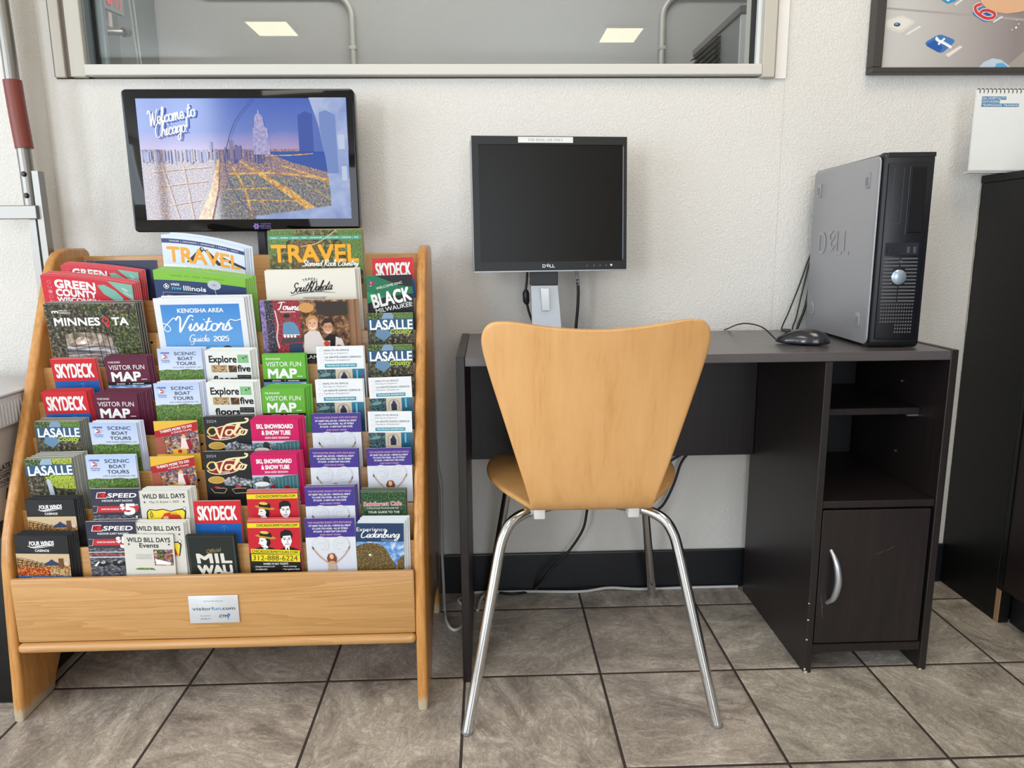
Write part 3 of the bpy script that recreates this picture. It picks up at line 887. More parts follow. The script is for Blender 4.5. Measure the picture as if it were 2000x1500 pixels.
for i, (tx, ww) in enumerate((('QA HOSPITALITY', 62), ('ANTI-HUMAN', 46), ('TRAFFICKING TRAINING', 96))):
    y = 15 + i * 8.2; A.rect(14, y, 14 + ww, y + 7.4, bl); A.text(tx, 15.5, y + 1.4, 4.6, wh, w=ww - 3, bold=.03)
o = A.build('lettering', fc); o.matrix_local = Matrix.Translation(-FC) @ ft @ Matrix.Translation((W_ / 2, -0.0014, H_ - 0.001))

# ================================================================== framed poster
PX0, PZ0 = 0.962, 1.374
pf = thing('framed_poster', 'dark framed poster of phone app icons hanging above the black counter', 'poster', (1.5, 0.0, PZ0)); PF = Vector((1.5, 0, PZ0))
M_pframe = flat('poster_frame', (62, 57, 54), 0.45)
b = MB()
x1, z1 = 2.05, 2.10
b.box((PX0, -0.030, PZ0), (x1, 0, PZ0 + 0.013), M_pframe, 0.002); b.box((PX0, -0.030, PZ0 + 0.0132), (PX0 + 0.026, 0, z1), M_pframe, 0.002)
b.box((x1 - 0.026, -0.030, PZ0 + 0.0132), (x1, 0, z1), M_pframe, 0.002); b.box((PX0 + 0.0262, -0.030, z1 - 0.02), (x1 - 0.0262, 0, z1), M_pframe, 0.002)
b.build('frame', pf, shift=PF)
gx0, gz0 = PX0 + 0.0262, PZ0 + 0.0132
Wm, Hm = (x1 - 0.0262 - gx0) * 1000, (z1 - 0.02 - gz0) * 1000
b = MB(); b.box((gx0, -0.018, gz0), (x1 - 0.0262, -0.004, z1 - 0.02), gradient('poster_ground', 0, -0.55, 0.55, [(0.0, (204, 201, 198)), (0.10, (198, 194, 190)), (0.22, (176, 168, 165)), (0.34, (146, 134, 132)), (1.0, (160, 148, 142))], 0.3)); pp = b.build('print', pf, shift=Vector((gx0 + Wm / 2000, -0.018, z1 - 0.02)))
pp.location = Vector((gx0 + Wm / 2000, -0.018, z1 - 0.02)) - PF
A = Art(Wm, Hm)
def pc_(px, py):
    q = at_y(px, py, -0.018); return ((q.x - gx0) * 1000, (z1 - 0.02 - q.z) * 1000)
def ppoly(pts, m): A.poly([pc_(*q) for q in pts], m)
def rpoly(pts, m, r=0.25, k=4):
    """rounded polygon in poster millimetres"""
    P = [Vector(pc_(*q)) for q in pts]; out = []
    for i in range(len(P)):
        a, c, d = P[i - 1], P[i], P[(i + 1) % len(P)]
        s0, s1 = c.lerp(a, r), c.lerp(d, r)
        for j in range(k + 1):
            u = j / k; out.append(((1 - u) ** 2 * s0 + 2 * u * (1 - u) * c + u * u * s1)[:])
    A.poly(out, m)
pk = ink
ppoly([(1730, 18), (1790, 23), (1990, 40), (2010, 42), (2010, 37), (1930, 30), (1730, 14)], pk((170, 163, 158)))
ppoly([(1958, 136), (2010, 92), (2010, 136)], pk((168, 158, 150)))
rpoly([(1729, 38), (1762, 29), (1790, 42), (1760, 66), (1727, 56)], pk((214, 210, 200)))
rpoly([(1733, 40), (1762, 33), (1783, 43), (1758, 60), (1732, 52)], pk((226, 222, 212)))
e0 = pc_(1752, 48); A.ell(e0[0], e0[1], 8.2, 4.6, pk((36, 58, 104))); A.ell(e0[0] - 1, e0[1] - 1, 5, 2.6, pk((120, 150, 196)))
ppoly([(1769, 66), (1796, 50), (1799, 53), (1772, 69)], pk((228, 224, 220)))
# blue icon with the f
rpoly([(1803, 85), (1835, 66), (1868, 79), (1838, 106)], pk((66, 120, 186))); rpoly([(1806, 88), (1826, 78), (1842, 92), (1834, 103)], pk((40, 92, 168)))
wh2 = pk((244, 244, 240)); P = [pc_(1826, 78), pc_(1834, 72), pc_(1836, 74)]
A.stroke([pc_(1858, 93), pc_(1845, 85), pc_(1834, 80), pc_(1829, 76), pc_(1831, 73)], 6.5, wh2, 5); A.stroke([pc_(1832, 87), pc_(1845, 75)], 5, wh2, 1)
ppoly([(1846, 107), (1875, 89), (1880, 92), (1852, 112)], pk((232, 222, 214)))
# bird icon at the top, cut by the picture's edge
rpoly([(1830, -6), (1850, 8), (1868, 2), (1862, -10)], pk((58, 146, 200))); ppoly([(1843, -2), (1852, 3), (1858, -3)], wh2); ppoly([(1864, 8), (1880, -3), (1882, 0), (1866, 11)], pk((226, 222, 218)))
# red and blue icon with the digit
rpoly([(1896, 26), (1920, 10), (1952, 34), (1924, 44)], pk((76, 128, 190)))
sixp = [pc_(*q) for q in [(1916, 8), (1905, 13), (1906, 22), (1914, 30), (1927, 36), (1940, 34), (1942, 27), (1932, 21), (1920, 21), (1914, 26)]]
A.stroke(sixp, 10.5, pk((236, 226, 222)), 6); A.stroke(sixp, 7, pk((206, 64, 62)), 6); A.ell(*pc_(1928, 28), 8, 4, pk((52, 92, 158)), 18)
ppoly([(1938, 42), (1956, 31), (1959, 34), (1941, 45)], pk((220, 214, 210)))
# fingertip
finger = gradient('finger_print', 2, -0.72, -0.55, [(0.0, (196, 128, 106)), (0.5, (222, 160, 130)), (1.0, (226, 178, 140))])
A.poly([pc_(*q) for q in [(1913, -6), (1916, 6), (1928, 17), (1945, 24), (1965, 27), (1990, 24), (2012, 18), (2012, -8)]], finger)
for q, r in (((1984, 54), 2.6), ((1989, 47), 1.6), ((1976, 58), 1.4), ((1985, 39), 1.2)): A.ell(*pc_(*q), r, r, wh2)
A.ell(*pc_(2006, 72), 9, 9, pk((232, 228, 226)))
A.poly([pc_(*q) for q in [(1908, 135), (1920, 122), (1938, 114), (1955, 117), (1968, 127), (1978, 136)]], pk((190, 208, 222))); A.poly([pc_(*q) for q in [(1940, 135), (1946, 124), (1958, 123), (1972, 135)]], pk((96, 170, 210)))
o = A.build('icons', pp)
o.location = Vector((0, 0, 0)); o.location.z = 0
# ================================================================== wide screen behind the rack
TVC = Vector((-0.5705, -0.115, 1.1605))
tvm = Matrix.Translation(TVC) @ Matrix.Rotation(math.radians(-0.6), 4, 'Z') @ Matrix.Rotation(math.radians(-1.1), 4, 'Y')
tv = thing('display_screen', 'wide glossy screen showing a city skyline, mounted behind the oak rack', 'screen', TVC)
M_gloss = flat('piano_black', (8, 8, 9), 0.04, 0, 0.35)
TW, TH = 0.5345, 0.3235
b = MB()
def rrect(w, h, r, n=5):
    out = []
    for cx, cy, a0 in ((w / 2 - r, h / 2 - r, 0), (-w / 2 + r, h / 2 - r, 90), (-w / 2 + r, -h / 2 + r, 180), (w / 2 - r, -h / 2 + r, 270)):
        for k in range(n + 1):
            a = math.radians(a0 + 90 * k / n); out.append((cx + r * math.cos(a), cy + r * math.sin(a)))
    return out
b.prism(rrect(TW, TH, 0.011), 1, 0.0, 0.038, M_gloss, 0.003, 2); cs = b.build('case', tv, smooth=True, angle=35); cs.matrix_local = tvm.copy(); cs.matrix_local.translation = (0, 0, 0)
b = MB(); b.box((-0.03, 0.038, -0.03), (0.03, 0.10, 0.05), M_black_plastic, 0.003); br = b.build('wall_bracket', tv); 
b = MB(); b.box((0.012, 0.030, -0.40), (0.032, 0.045, -0.10), M_black_plastic, 0.002); b.build('mounting_pole', tv)
# the picture on the screen 
SW, SH = 484.0, 274.0
A = Art(SW, SH)
def scr(name, stops, scale, detail=8, stretch=(1, 1, 1), dist=0.3, st=1.0, nr=0.75):
    t = NT(name); v = t.coords(stretch); f = t.noise(v, scale, detail, dist, nr).outputs['Fac']
    col = t.ramp(f, stops); t.base((0, 0, 0), 0.05, 0, 0.45); t.l(col, t.b.inputs['Emission Color']); t.b.inputs['Emission Strength'].default_value = st
    return t.m
sky = gradient('screen_sky', 2, -0.130, 0.0, [(0.0, (196, 160, 196)), (0.16, (178, 160, 208)), (0.45, (104, 128, 204)), (1.0, (72, 104, 196))], 0.12, 1.0, 0.18)
city = scr('screen_city', [(0.34, (70, 72, 124)), (0.46, (118, 110, 146)), (0.53, (176, 146, 138)), (0.61, (246, 204, 138))], 260, 6, (1, 1, 1.5))
park = scr('screen_park', [(0.36, (70, 82, 116)), (0.48, (116, 124, 140)), (0.57, (176, 160, 136)), (0.66, (240, 200, 128))], 190, 7)
road = scr('screen_road', [(0.34, (164, 118, 82)), (0.48, (220, 166, 92)), (0.62, (252, 216, 146))], 120, 4)
lake = gradient('screen_lake', 2, -0.18, -0.10, [(0.0, (58, 92, 168)), (1.0, (52, 88, 178))], 0.12, 1.0, 0.1)
def U(u): return u * SW
def V(v): return v * SH
A.rect(0, 0, SW, SH * .46, sky)
A.rect(0, V(.415), SW, SH, city)
A.poly([(U(.60), V(.435)), (SW, V(.43)), (SW, V(.66)), (U(.90), V(.61)), (U(.72), V(.525))], lake)
A.poly([(U(.33), SH), (U(.42), V(.62)), (U(.93), V(.66)), (SW, V(.78)), (SW, SH)], park)
# skyline
rng = random.Random(21); tow = [glow('screen_tower_%d' % i, c, 1.0) for i, c in enumerate(((96, 98, 156), (120, 116, 164), (142, 132, 160), (78, 86, 150)))]
for k in range(120):
    u = rng.uniform(0.0, 0.62); h = rng.uniform(.012, .045) + (0.04 if 0.40 < u < .55 and rng.random() < .4 else 0)
    w = rng.uniform(.003, .009); A.rect(U(u), V(.445 - h * .8), U(u + w), V(.49 + rng.uniform(0, .05)), tow[k % 4])
A.rect(U(.335), V(.35), U(.345), V(.5), tow[3]); A.rect(U(.43), V(.34), U(.447), V(.5), tow[2]); A.rect(U(.455), V(.39), U(.485), V(.5), tow[1])
pale = scr('screen_pale_tower', [(0.4, (150, 150, 206)), (0.6, (196, 188, 222))], 150, 3)
A.poly([(U(.545), V(.46)), (U(.548), V(.25)), (U(.556), V(.235)), (U(.56), V(.15)), (U(.575), V(.12)), (U(.579), V(.085)), (U(.583), V(.12)), (U(.598), V(.15)), (U(.604), V(.235)), (U(.618), V(.25)), (U(.625), V(.46))], pale)
dkb = glow('screen_dark_tower', (66, 92, 176), 1.0); dkb2 = glow('screen_dark_tower_b', (92, 118, 196), 1.0)
A.poly([(U(.765), V(.44)), (U(.765), V(.14)), (U(.80), V(.11)), (U(.835), V(.13)), (U(.835), V(.44))], dkb); A.poly([(U(.835), V(.44)), (U(.835), V(.13)), (U(.90), V(.15)), (U(.905), V(.44))], dkb2)
A.stroke([(U(.60), V(.47)), (U(.72), V(.468)), (U(.83), V(.455))], 2.2, road, 3)
# lit avenues
A.poly([(U(.368), V(.50)), (U(.378), V(.50)), (U(.362), V(.74)), (U(.32), SH), (U(.255), SH), (U(.325), V(.75))], road)
A.poly([(U(.472), V(.515)), (U(.480), V(.51)), (U(.71), V(.75)), (U(.90), SH), (U(.85), SH), (U(.675), V(.775))], road)
A.poly([(U(.66), V(.548)), (U(.668), V(.542)), (SW, V(.73)), (SW, V(.755))], road)
A.stroke([(U(.42), V(.62)), (U(.65), V(.615)), (U(.95), V(.68))], 4.2, road, 3); A.stroke([(U(.40), V(.75)), (U(.60), V(.74))], 2.5, road, 2); A.stroke([(U(.44), V(.56)), (U(.49), V(.75)), (U(.52), SH)], 4.5, road, 3); A.stroke([(U(.42), V(.86)), (U(.52), V(.84)), (U(.74), V(.85))], 2.2, road, 3)
for (ua, va, ub, vb, w_) in ((.05, .60, .33, .56, 1.4), (.08, .72, .31, .68, 1.6), (.12, .88, .27, .84, 1.6), (.10, .55, .16, 1.0, 1.3), (.20, .55, .23, 1.0, 1.3), (.58, .60, .80, .95, 1.6), (.70, .60, .92, .86, 1.6), (.52, .66, .62, 1.0, 1.4), (.78, .60, .98, .80, 1.4)): A.stroke([(U(ua), V(va)), (U(ub), V(vb))], w_, road, 1)
# reflected daylight painted into the screen picture as a pale wash with curved edge
wash = scr('screen_reflection_wash', [(0.35, (142, 162, 214)), (0.5, (164, 182, 226)), (0.65, (186, 200, 234))], 9, 3)
A.poly([(U(u), V(v)) for u, v in ((.823, 0), (1, 0), (1, 1), (.535, 1), (.535, .975), (.72, .935), (.905, .89), (.905, .76), (.89, .5), (.864, .23))], wash)
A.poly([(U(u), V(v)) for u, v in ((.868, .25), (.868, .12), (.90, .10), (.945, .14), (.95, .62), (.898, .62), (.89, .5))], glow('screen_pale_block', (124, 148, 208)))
A.rect(U(.955), V(.30), U(.985), V(.42), glow('screen_reflection_strip', (200, 214, 240))); A.rect(U(.965), V(.56), U(.99), V(.68), MATS['screen_reflection_strip'])
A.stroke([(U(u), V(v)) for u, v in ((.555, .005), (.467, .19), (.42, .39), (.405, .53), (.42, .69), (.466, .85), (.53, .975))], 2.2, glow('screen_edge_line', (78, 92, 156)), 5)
wt = glow('screen_white', (250, 250, 255), 1.05); ws = glow('screen_letter_shadow', (60, 62, 110), 1.0)
for o_, m_, w_ in ((0.8, ws, 3.0), (0, wt, 2.1)):
    A.pen('Welcome to', U(.055) + o_, V(.225) + o_, 16, w_, m_, w=U(.23), rot=-11, shear=.2); A.pen('Chicago!', U(.085) + o_, V(.325) + o_, 16.5, w_, m_, w=U(.16), rot=-11, shear=.2)
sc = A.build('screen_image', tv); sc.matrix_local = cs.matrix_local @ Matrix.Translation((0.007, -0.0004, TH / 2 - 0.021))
A = Art(90, 22); pu = glow('logo_purple', (150, 130, 220), 0.8)
for k in range(6):
    a = math.pi * k / 3; A.ell(11 + 4.6 * math.cos(a), 10 + 4.6 * math.sin(a), 3.2, 2.3, pu, math.degrees(a))
for i, (s_, h_) in enumerate((('MARKETING', 2.6), ('RETAIL', 4.0), ('SOLUTIONS', 2.6))): A.text(s_, 21, 3 + (0, 4.4, 10.2)[i], h_, pu, w=25, bold=.02)
lg = A.build('logo', tv); lg.matrix_local = cs.matrix_local @ Matrix.Translation((0.055, -0.0004, -TH / 2 + 0.022))

# ================================================================== small monitor on the desk
MC = Vector((0.1535, -0.150, 1.0545)); mon = thing('computer_monitor', 'square black monitor with a blank screen standing on the desk', 'monitor', (0.15, -0.14, 0.737)); MO = Vector((0.15, -0.14, 0.737))
mm = Matrix.Translation(MC) @ Matrix.Rotation(math.radians(5.5), 4, 'Z') @ Matrix.Rotation(math.radians(-2.5), 4, 'X') @ Matrix.Rotation(math.radians(-0.15), 4, 'Y')
M_bez = flat('monitor_bezel', (15, 15, 16), 0.45); M_silver = flat('monitor_silver', (168, 172, 178), 0.38, 0.5)
t_lcd = NT('lcd_off'); t_lcd.base((19, 17, 14), 0.30, 0, 0.22)
MW, MH = 0.369, 0.310
def mpart(mb, name, parent=mon, **kw):
    o = mb.build(name, parent, **kw); o.matrix_local = Matrix.Translation(-MO) @ mm if parent is mon else Matrix(); return o
b = MB(); b.box((-MW / 2, 0.008, -MH / 2), (MW / 2, 0.055, MH / 2), M_silver, 0.004); b.box((-MW / 2 - .001, 0.0, -MH / 2 - .002), (MW / 2 + .001, 0.008, MH / 2 + .002), M_silver, 0.002); mpart(b, 'case')
b = MB(); x0, x1, z0, z1_ = -MW / 2 + 0.0155, MW / 2 - 0.0115, -MH / 2 + 0.022, MH / 2 - 0.0185
for lo, hi in (((-MW / 2, -0.004, z1_), (MW / 2, 0.0, MH / 2)), ((-MW / 2, -0.004, -MH / 2), (MW / 2, 0.0, z0)), ((-MW / 2, -0.004, z0), (x0, 0.0, z1_)), ((x1, -0.004, z0), (MW / 2, 0.0, z1_))): b.box(lo, hi, M_bez)
bz = mpart(b, 'bezel')
b = MB(); b.box((x0, -0.0012, z0), (x1, -0.0002, z1_), t_lcd.m); mpart(b, 'screen')
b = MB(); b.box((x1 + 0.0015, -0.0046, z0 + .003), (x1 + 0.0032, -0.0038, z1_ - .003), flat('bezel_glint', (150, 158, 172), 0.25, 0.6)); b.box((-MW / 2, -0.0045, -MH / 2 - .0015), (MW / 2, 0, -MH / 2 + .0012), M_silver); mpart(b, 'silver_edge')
def dell(A, x, y, h, w, m, bold=.06):
    """four capitals, the second one tilted"""
    A.text('D', x, y, h, m, w=w * .25, bold=bold); A.text('E', x + w * .30, y + h * .18, h * .82, m, w=w * .20, bold=bold, rot=-32); A.text('L', x + w * .58, y, h, m, w=w * .18, bold=bold); A.text('L', x + w * .80, y, h, m, w=w * .18, bold=bold)
A = Art(MW * 1000, 22); li = ink((214, 216, 220)); dell(A, 163, 6.5, 7.6, 30, li)
for k, x in enumerate((270, 287, 302, 317)):
    A.stroke([(x, 9), (x + 3, 11), (x, 13)], 1.2, ink((120, 122, 126)), 1)
A.ell(331, 10, 2.6, 2.6, ink((226, 228, 230)))
o = A.build('lettering', bz); o.matrix_local = Matrix.Translation((0, -0.0041, -MH / 2 + 0.022))
A = Art(130, 13.0); A.rect(0, 0, 130, 13.0, ink((232, 232, 230))); A.text('FOR EMAIL USE ONLY', 24, 3.4, 6.2, ink((128, 130, 132)), w=82)
o = A.build('paper_label', bz); o.matrix_local = Matrix.Translation((-0.011, -0.0042, MH / 2 - 0.0015)); tag(o, 'white paper label with grey capitals')
b = MB(); n0, n1 = at_y(1037, 556, -0.13), at_y(1089, 556, -0.13); n2, n3 = at_y(1040, 660, -0.15), at_y(1097, 660, -0.15)
n2.z = n3.z = 0.752
q = Vector((0, 0.018, 0)); b.add([n0, n1, n3, n2, n0 + q, n1 + q, n3 + q, n2 + q], [(0, 3, 2, 1), (4, 5, 6, 7), (0, 1, 5, 4), (1, 2, 6, 5), (2, 3, 7, 6), (3, 0, 4, 7)], M_silver)
nk = b.build('neck', mon, shift=MO)
g0 = at_y(1055, 562, -0.136); g1 = at_y(1072, 606, -0.148); b = MB(); b.prism([(g0.x, g0.z), (g1.x - .001, g0.z - .001), (g1.x + .001, g1.z), (g0.x + .004, g1.z)], 1, -0.152, -0.128, flat('neck_slot', (206, 208, 210), 0.35, 0.3)); b.build('neck_slot', nk, shift=MO)
b = MB(); h0, h1 = at_y(1036, 530, -0.125), at_y(1089, 557, -0.125); b.box((h0.x, -0.134, h1.z), (h1.x, -0.090, h0.z + .02), M_black_plastic, 0.002); b.build('tilt_hinge', mon, shift=MO)
b = MB(); b.box((0.05, -0.235, 0.7365), (0.24, -0.065, 0.750), M_silver, 0.006, 3); b.build('stand_base', mon, smooth=True, shift=MO)

# ================================================================== computer tower
PO = Vector((0.8165, -0.388, 0.7365)); pcm = Matrix.Translation(PO) @ Matrix.Rotation(math.radians(-3.2), 4, 'Z')
pc = thing('computer_tower', 'slim grey and black computer tower standing upright on the desk', 'computer', PO)
PW, PD, PH = 0.107, 0.354, 0.406
def pcp(mb, name, parent=pc, **kw):
    o = mb.build(name, parent, **kw)
    if parent is pc: o.matrix_local = Matrix.Translation(-PO) @ pcm
    return o
M_pcgrey = flat('tower_grey_paint', (164, 164, 168), 0.36, 0.35); M_pcdark = flat('tower_dark', (20, 21, 26), 0.4); M_pcblk = flat('tower_front', (15, 17, 26), 0.36)
b = MB(); b.box((0.004, 0.02, 0.006), (PW - .002, PD, PH - 0.004), M_pcdark, 0.003); pcp(b, 'chassis')
def side_rr(y0, y1, z0, z1, r):
    out = []
    for cy, cz, a0 in ((y1 - r, z1 - r, 0), (y0 + r, z1 - r, 90), (y0 + r, z0 + r, 180), (y1 - r, z0 + r, 270)):
        for k in range(5):
            a = math.radians(a0 + 90 * k / 4); out.append((cy + r * math.cos(a), cz + r * math.sin(a)))
    return out
b = MB(); b.prism(side_rr(0.006, PD + .002, 0.006, PH - 0.006, 0.016), 0, 0.0, 0.0045, M_pcgrey, 0.0018); sp = pcp(b, 'side_cover', smooth=True, angle=35)
for (y, z) in ((0.055, PH - 0.052), (0.318, PH - 0.055), (0.052, 0.056), (0.315, 0.060)):
    b = MB(); b.prism(side_rr(y - .010, y + .010, z - .016, z + .016, 0.004), 0, -0.0022, 0.0, M_pcgrey, 0.0008); b.prism(side_rr(y - .006, y + .006, z - .011, z + .007, 0.002), 0, -0.0030, -0.0022, flat('tower_pad', (126, 126, 130), 0.5)); b.build('foot_pad', sp, smooth=True)
# logo pressed into the cover: raised outline
b = MB(); A = Art(190, 70); dell(A, 4, 0, 56, 180, M_pcgrey, 0.0)
emb = flat('tower_emboss', (176, 177, 180), 0.3, 0.4); emb2 = flat('tower_emboss_dark', (112, 112, 116), 0.4, 0.3)
for m_, off in ((emb, 0.0009), (M_pcgrey, 0.0)):
    b = MB()
    vv = [(-0.0006 + (0.0002 if m_ is emb else -0.0002), 0.275 - (v[0] + 0.065) + off, 0.252 + v[2] + off) for v in A.v]
    b.add(vv, [f[::-1] for f in A.f], m_); b.build('pressed_logo', sp)
b = MB(); b.prism(side_rr(-0.0, 0.03, 0.0, PH, 0.014), 0, 0.006, PW + .003, M_pcdark, 0.004); b.box((0.014, -0.004, 0.018), (PW - .006, 0.004, PH - .022), M_pcblk, 0.003); fr = pcp(b, 'front_bezel', smooth=True, angle=35)
b = MB(); b.prism([(PH - .003, 0.0), (PH - .003, 0.0)] and [(0.0, PH - .010), (PD * .9, PH - .010), (PD * .9, PH - .003), (0.0, PH - .001)], 0, 0.012, PW + .004, M_pcdark, 0.002); pcp(b, 'top_edge')
M_line = flat('bay_line', (70, 74, 84), 0.4); M_dvd = flat('drive_door', (11, 12, 18), 0.22)
b = MB(); b.box((0.060, -0.0065, 0.243), (0.092, -0.0035, PH - .030), M_dvd, 0.0012); dd = b.build('drive_door', fr)
b = MB(); b.box((0.058, -0.0045, 0.240), (0.0593, -0.0036, PH - .030), M_line); b.box((0.026, -0.0045, 0.262), (0.0268, -0.0038, PH - .032), M_line); b.box((0.026, -0.0045, 0.261), (0.046, -0.0038, 0.2618), M_line); b.box((0.0456, -0.0045, 0.262), (0.0464, -0.0038, PH - .032), M_line); b.build('bay_cover', fr)
b = MB(); b.box((0.020, -0.0052, 0.196), (0.090, -0.0036, 0.222), flat('port_panel', (24, 26, 36), 0.4), 0.001)
pt = b.build('port_panel', fr)
b = MB()
for x in (0.027, 0.041): b.lathe([(0.0045, 0), (0.0045, 0.002), (0.002, 0.002)], flat('jack', (54, 58, 66), 0.3, 0.6), 14, Matrix.Translation((x, -0.0052, 0.208)) @ Matrix.Rotation(math.pi / 2, 4, 'X'))
for x in (0.068, 0.081): b.box((x - .0028, -0.0066, 0.201), (x + .0028, -0.005, 0.214), flat('usb_port', (96, 100, 110), 0.3, 0.6), 0.0005)
b.build('ports', pt)
b = MB(); M_slot = flat('vent_slot', (92, 92, 94), 0.5)
for k in range(22):
    z = 0.188 - k * 0.0074
    if k < 13:
        for (xa, xb) in ((0.020, 0.052), (0.055, 0.090)):
            if 2 < k < 8:
                xa, xb = (0.020, 0.040) if xa < .05 else (0.066, 0.090)
            b.box((xa, -0.0047, z), (xb, -0.0037, z + 0.0030), M_slot)
    else:
        for c in range(13):
            if k > 18 and c < 6: continue
            x = 0.021 + c * 0.0054; b.box((x, -0.0047, z), (x + 0.0030, -0.0037, z + 0.0036), M_slot)
b.build('vent_grille', fr)
b = MB(); b.lathe([(0.0155, 0), (0.0155, 0.002), (0.013, 0.0042), (0.006, 0.0055), (0.0005, 0.006)], flat('power_button', (176, 194, 212), 0.25, 0.6), 32, Matrix.Translation((0.053, -0.0045, 0.151)) @ Matrix.Rotation(math.pi / 2, 4, 'X')); b.lathe([(0.0028, 0), (0.0028, 0.001)], M_slot, 12, Matrix.Translation((0.055, -0.0045, 0.183)) @ Matrix.Rotation(math.pi / 2, 4, 'X')); b.build('power_button', fr, smooth=True)
b = MB()
for x in (0.018, 0.085):
    for y in (0.03, 0.30): b.box((x - .01, y - .012, 0.0), (x + .01, y + .012, 0.006), M_black_plastic, 0.001)
pcp(b, 'rubber_feet')

# ================================================================== mouse
MS = Vector((0.706, -0.318, 0.7365)); ms = thing('computer_mouse', 'shiny dark computer mouse lying on the desk beside the tower', 'mouse', MS)
bm_ = bmesh.new(); bmesh.ops.create_uvsphere(bm_, u_segments=32, v_segments=20, radius=1.0)
for v in bm_.verts:
    x, y, z = v.co
    tap = 1.0 - 0.22 * (y * 0.5 + 0.5)
    hgt = (0.036 - 0.012 * (y * 0.5 + 0.5)) if z > 0 else 0.006
    v.co = Vector((x * 0.031 * tap, y * 0.058, max(z, -0.8) * hgt + 0.0052))
b = MB(); b.bm(bm_, flat('mouse_shell', (34, 36, 40), 0.16, 0.1, 0.6, 0.3)); mb_ = b.build('shell', ms, smooth=True, angle=80); mrot = Matrix.Rotation(math.radians(62), 4, 'Z'); mb_.matrix_local = mrot
b = MB(); b.box((-0.003, 0.026, 0.026), (0.003, 0.044, 0.0335), M_black_plastic, 0.002); w_ = b.build('scroll_wheel', ms); w_.matrix_local = mrot
b = MB(); f0 = mrot @ Vector((0, 0.056, 0.008)); e_ = at_z(1421, 640, 0.7385) - MS
b.tube(spline([f0, at_y(1490, 640, -.235) - MS, at_y(1462, 632, -.175) - MS, at_y(1440, 634, -.115) - MS, at_z(1421, 642, .7390) - MS, at_z(1415, 644, .7386) - MS], 8), 0.0017, M_black_plastic, 8); b.build('cord', ms, smooth=True)

# ================================================================== cables
def cable(name, label, pts, r, m, cat='cable', parts=()):
    b = MB(); b.tube(spline(pts, 8), r, m, 10)
    o = b.build(name, smooth=True); tag(o, label, cat); return o
M_cable = flat('cable_black', (14, 14, 15), 0.45); M_cord_w = flat('cord_white', (206, 204, 200), 0.5)
def Yp(px, py, y): return tuple(at_y(px, py, y))
o = cable('power_cable', 'black cable with a ferrite bead hanging at the monitor stand', [Yp(1030, 526, -.088), Yp(1029, 548, -.087), Yp(1027, 575, -.086), Yp(1032, 605, -.085), Yp(1042, 632, -.084), Yp(1052, 650, -.08)], 0.0032, M_cable)
b = MB(); b.tube([Yp(1027.5, 566, -.086), Yp(1027, 572, -.086), Yp(1028, 588, -.086), Yp(1029.5, 594, -.086)], [0.005, 0.0085, 0.0085, 0.005], M_cable, 14); fb = b.build('ferrite_bead', o, smooth=True)
o = cable('video_cable', 'thick black video cable with a grey ribbed end under the monitor', [Yp(1128, 545, -.086), Yp(1129.5, 570, -.086), Yp(1128, 605, -.085), Yp(1125, 640, -.083), Yp(1125, 660, -.075)], 0.0040, M_cable)
b = MB(); pts = [Yp(1125.5 + k * .45, 526 + k * 3.4, -.086) for k in range(10)]; b.tube(pts, [0.0046 if k % 2 else 0.0036 for k in range(10)], flat('strain_relief', (150, 150, 150), 0.5), 12); b.build('strain_relief', o, smooth=True)
for (pts, lab) in (
    ([Yp(1586, 490, -.012), Yp(1576, 515, -.012), Yp(1560, 560, -.014), Yp(1540, 610, -.018), Yp(1527, 640, -.028), Yp(1524, 662, -.0285)], 'longest thin black cable rising behind the grey computer tower'),
    ([Yp(1583, 505, -.012), Yp(1574, 540, -.012), Yp(1562, 590, -.014), Yp(1555, 620, -.018), Yp(1548, 640, -.028), Yp(1546, 662, -.0285)], 'short thin black cable beside the longest one, behind the grey tower')):
    cable('tower_cable', lab, pts, 0.0019, M_cable)
cable('tower_cable', 'thicker black cable bent down behind the grey computer tower', [Yp(1583, 545, -.02), Yp(1578, 575, -.02), Yp(1571, 605, -.02), Yp(1561, 630, -.024), Yp(1554, 652, -.0285), Yp(1552, 670, -.0285)], 0.0034, M_cable)
cable('desk_cable', 'black cable curving down beside the chair seat under the desk', [Yp(1348, 880, -.030), Yp(1330, 905, -.03), Yp(1316, 945, -.03), Yp(1296, 985, -.03), Yp(1276, 999, -.035), Yp(1262, 1000, -.035)], 0.0036, M_cable)
cable('desk_cable', 'black cable ending just above the chair seat under the desk', [Yp(1345, 878, -.022), Yp(1322, 893, -.022), Yp(1300, 905, -.022), Yp(1270, 915, -.022)], 0.0034, M_cable)
cable('floor_cable', 'black cable falling from behind the chair seat down to the floor', [Yp(1150, 960, -.04), Yp(1146, 1000, -.04), Yp(1138, 1035, -.04), Yp(1112, 1075, -.04), Yp(1078, 1110, -.04), Yp(1052, 1140, -.04), tuple(at_z(1040, 1153, .005)), tuple(at_z(1005, 1160, .005)), tuple(at_z(975, 1158, .005))], 0.0036, M_cable)
def F(px, py):
    q = at_z(px, py, 0.0045); return (min(q.x, -0.0735), min(q.y, -0.012), q.z)
cable('extension_cord', 'flat white cord hanging beside the oak rack and looping on the floor', [Yp(851, 860, -.02), Yp(853, 900, -.02), Yp(862, 960, -.025), Yp(863, 1060, -.03), Yp(866, 1130, -.045), Yp(869, 1190, -.10), F(876, 1219), F(888, 1230), F(904, 1222), F(914, 1206), F(908, 1186), F(896, 1172), (-0.075, -0.045, .0045), (-0.068, -0.022, .0045), (-0.03, -0.0165, .0045), (0.0, -0.0165, .0045)], 0.0042, M_cord_w, 'cord')
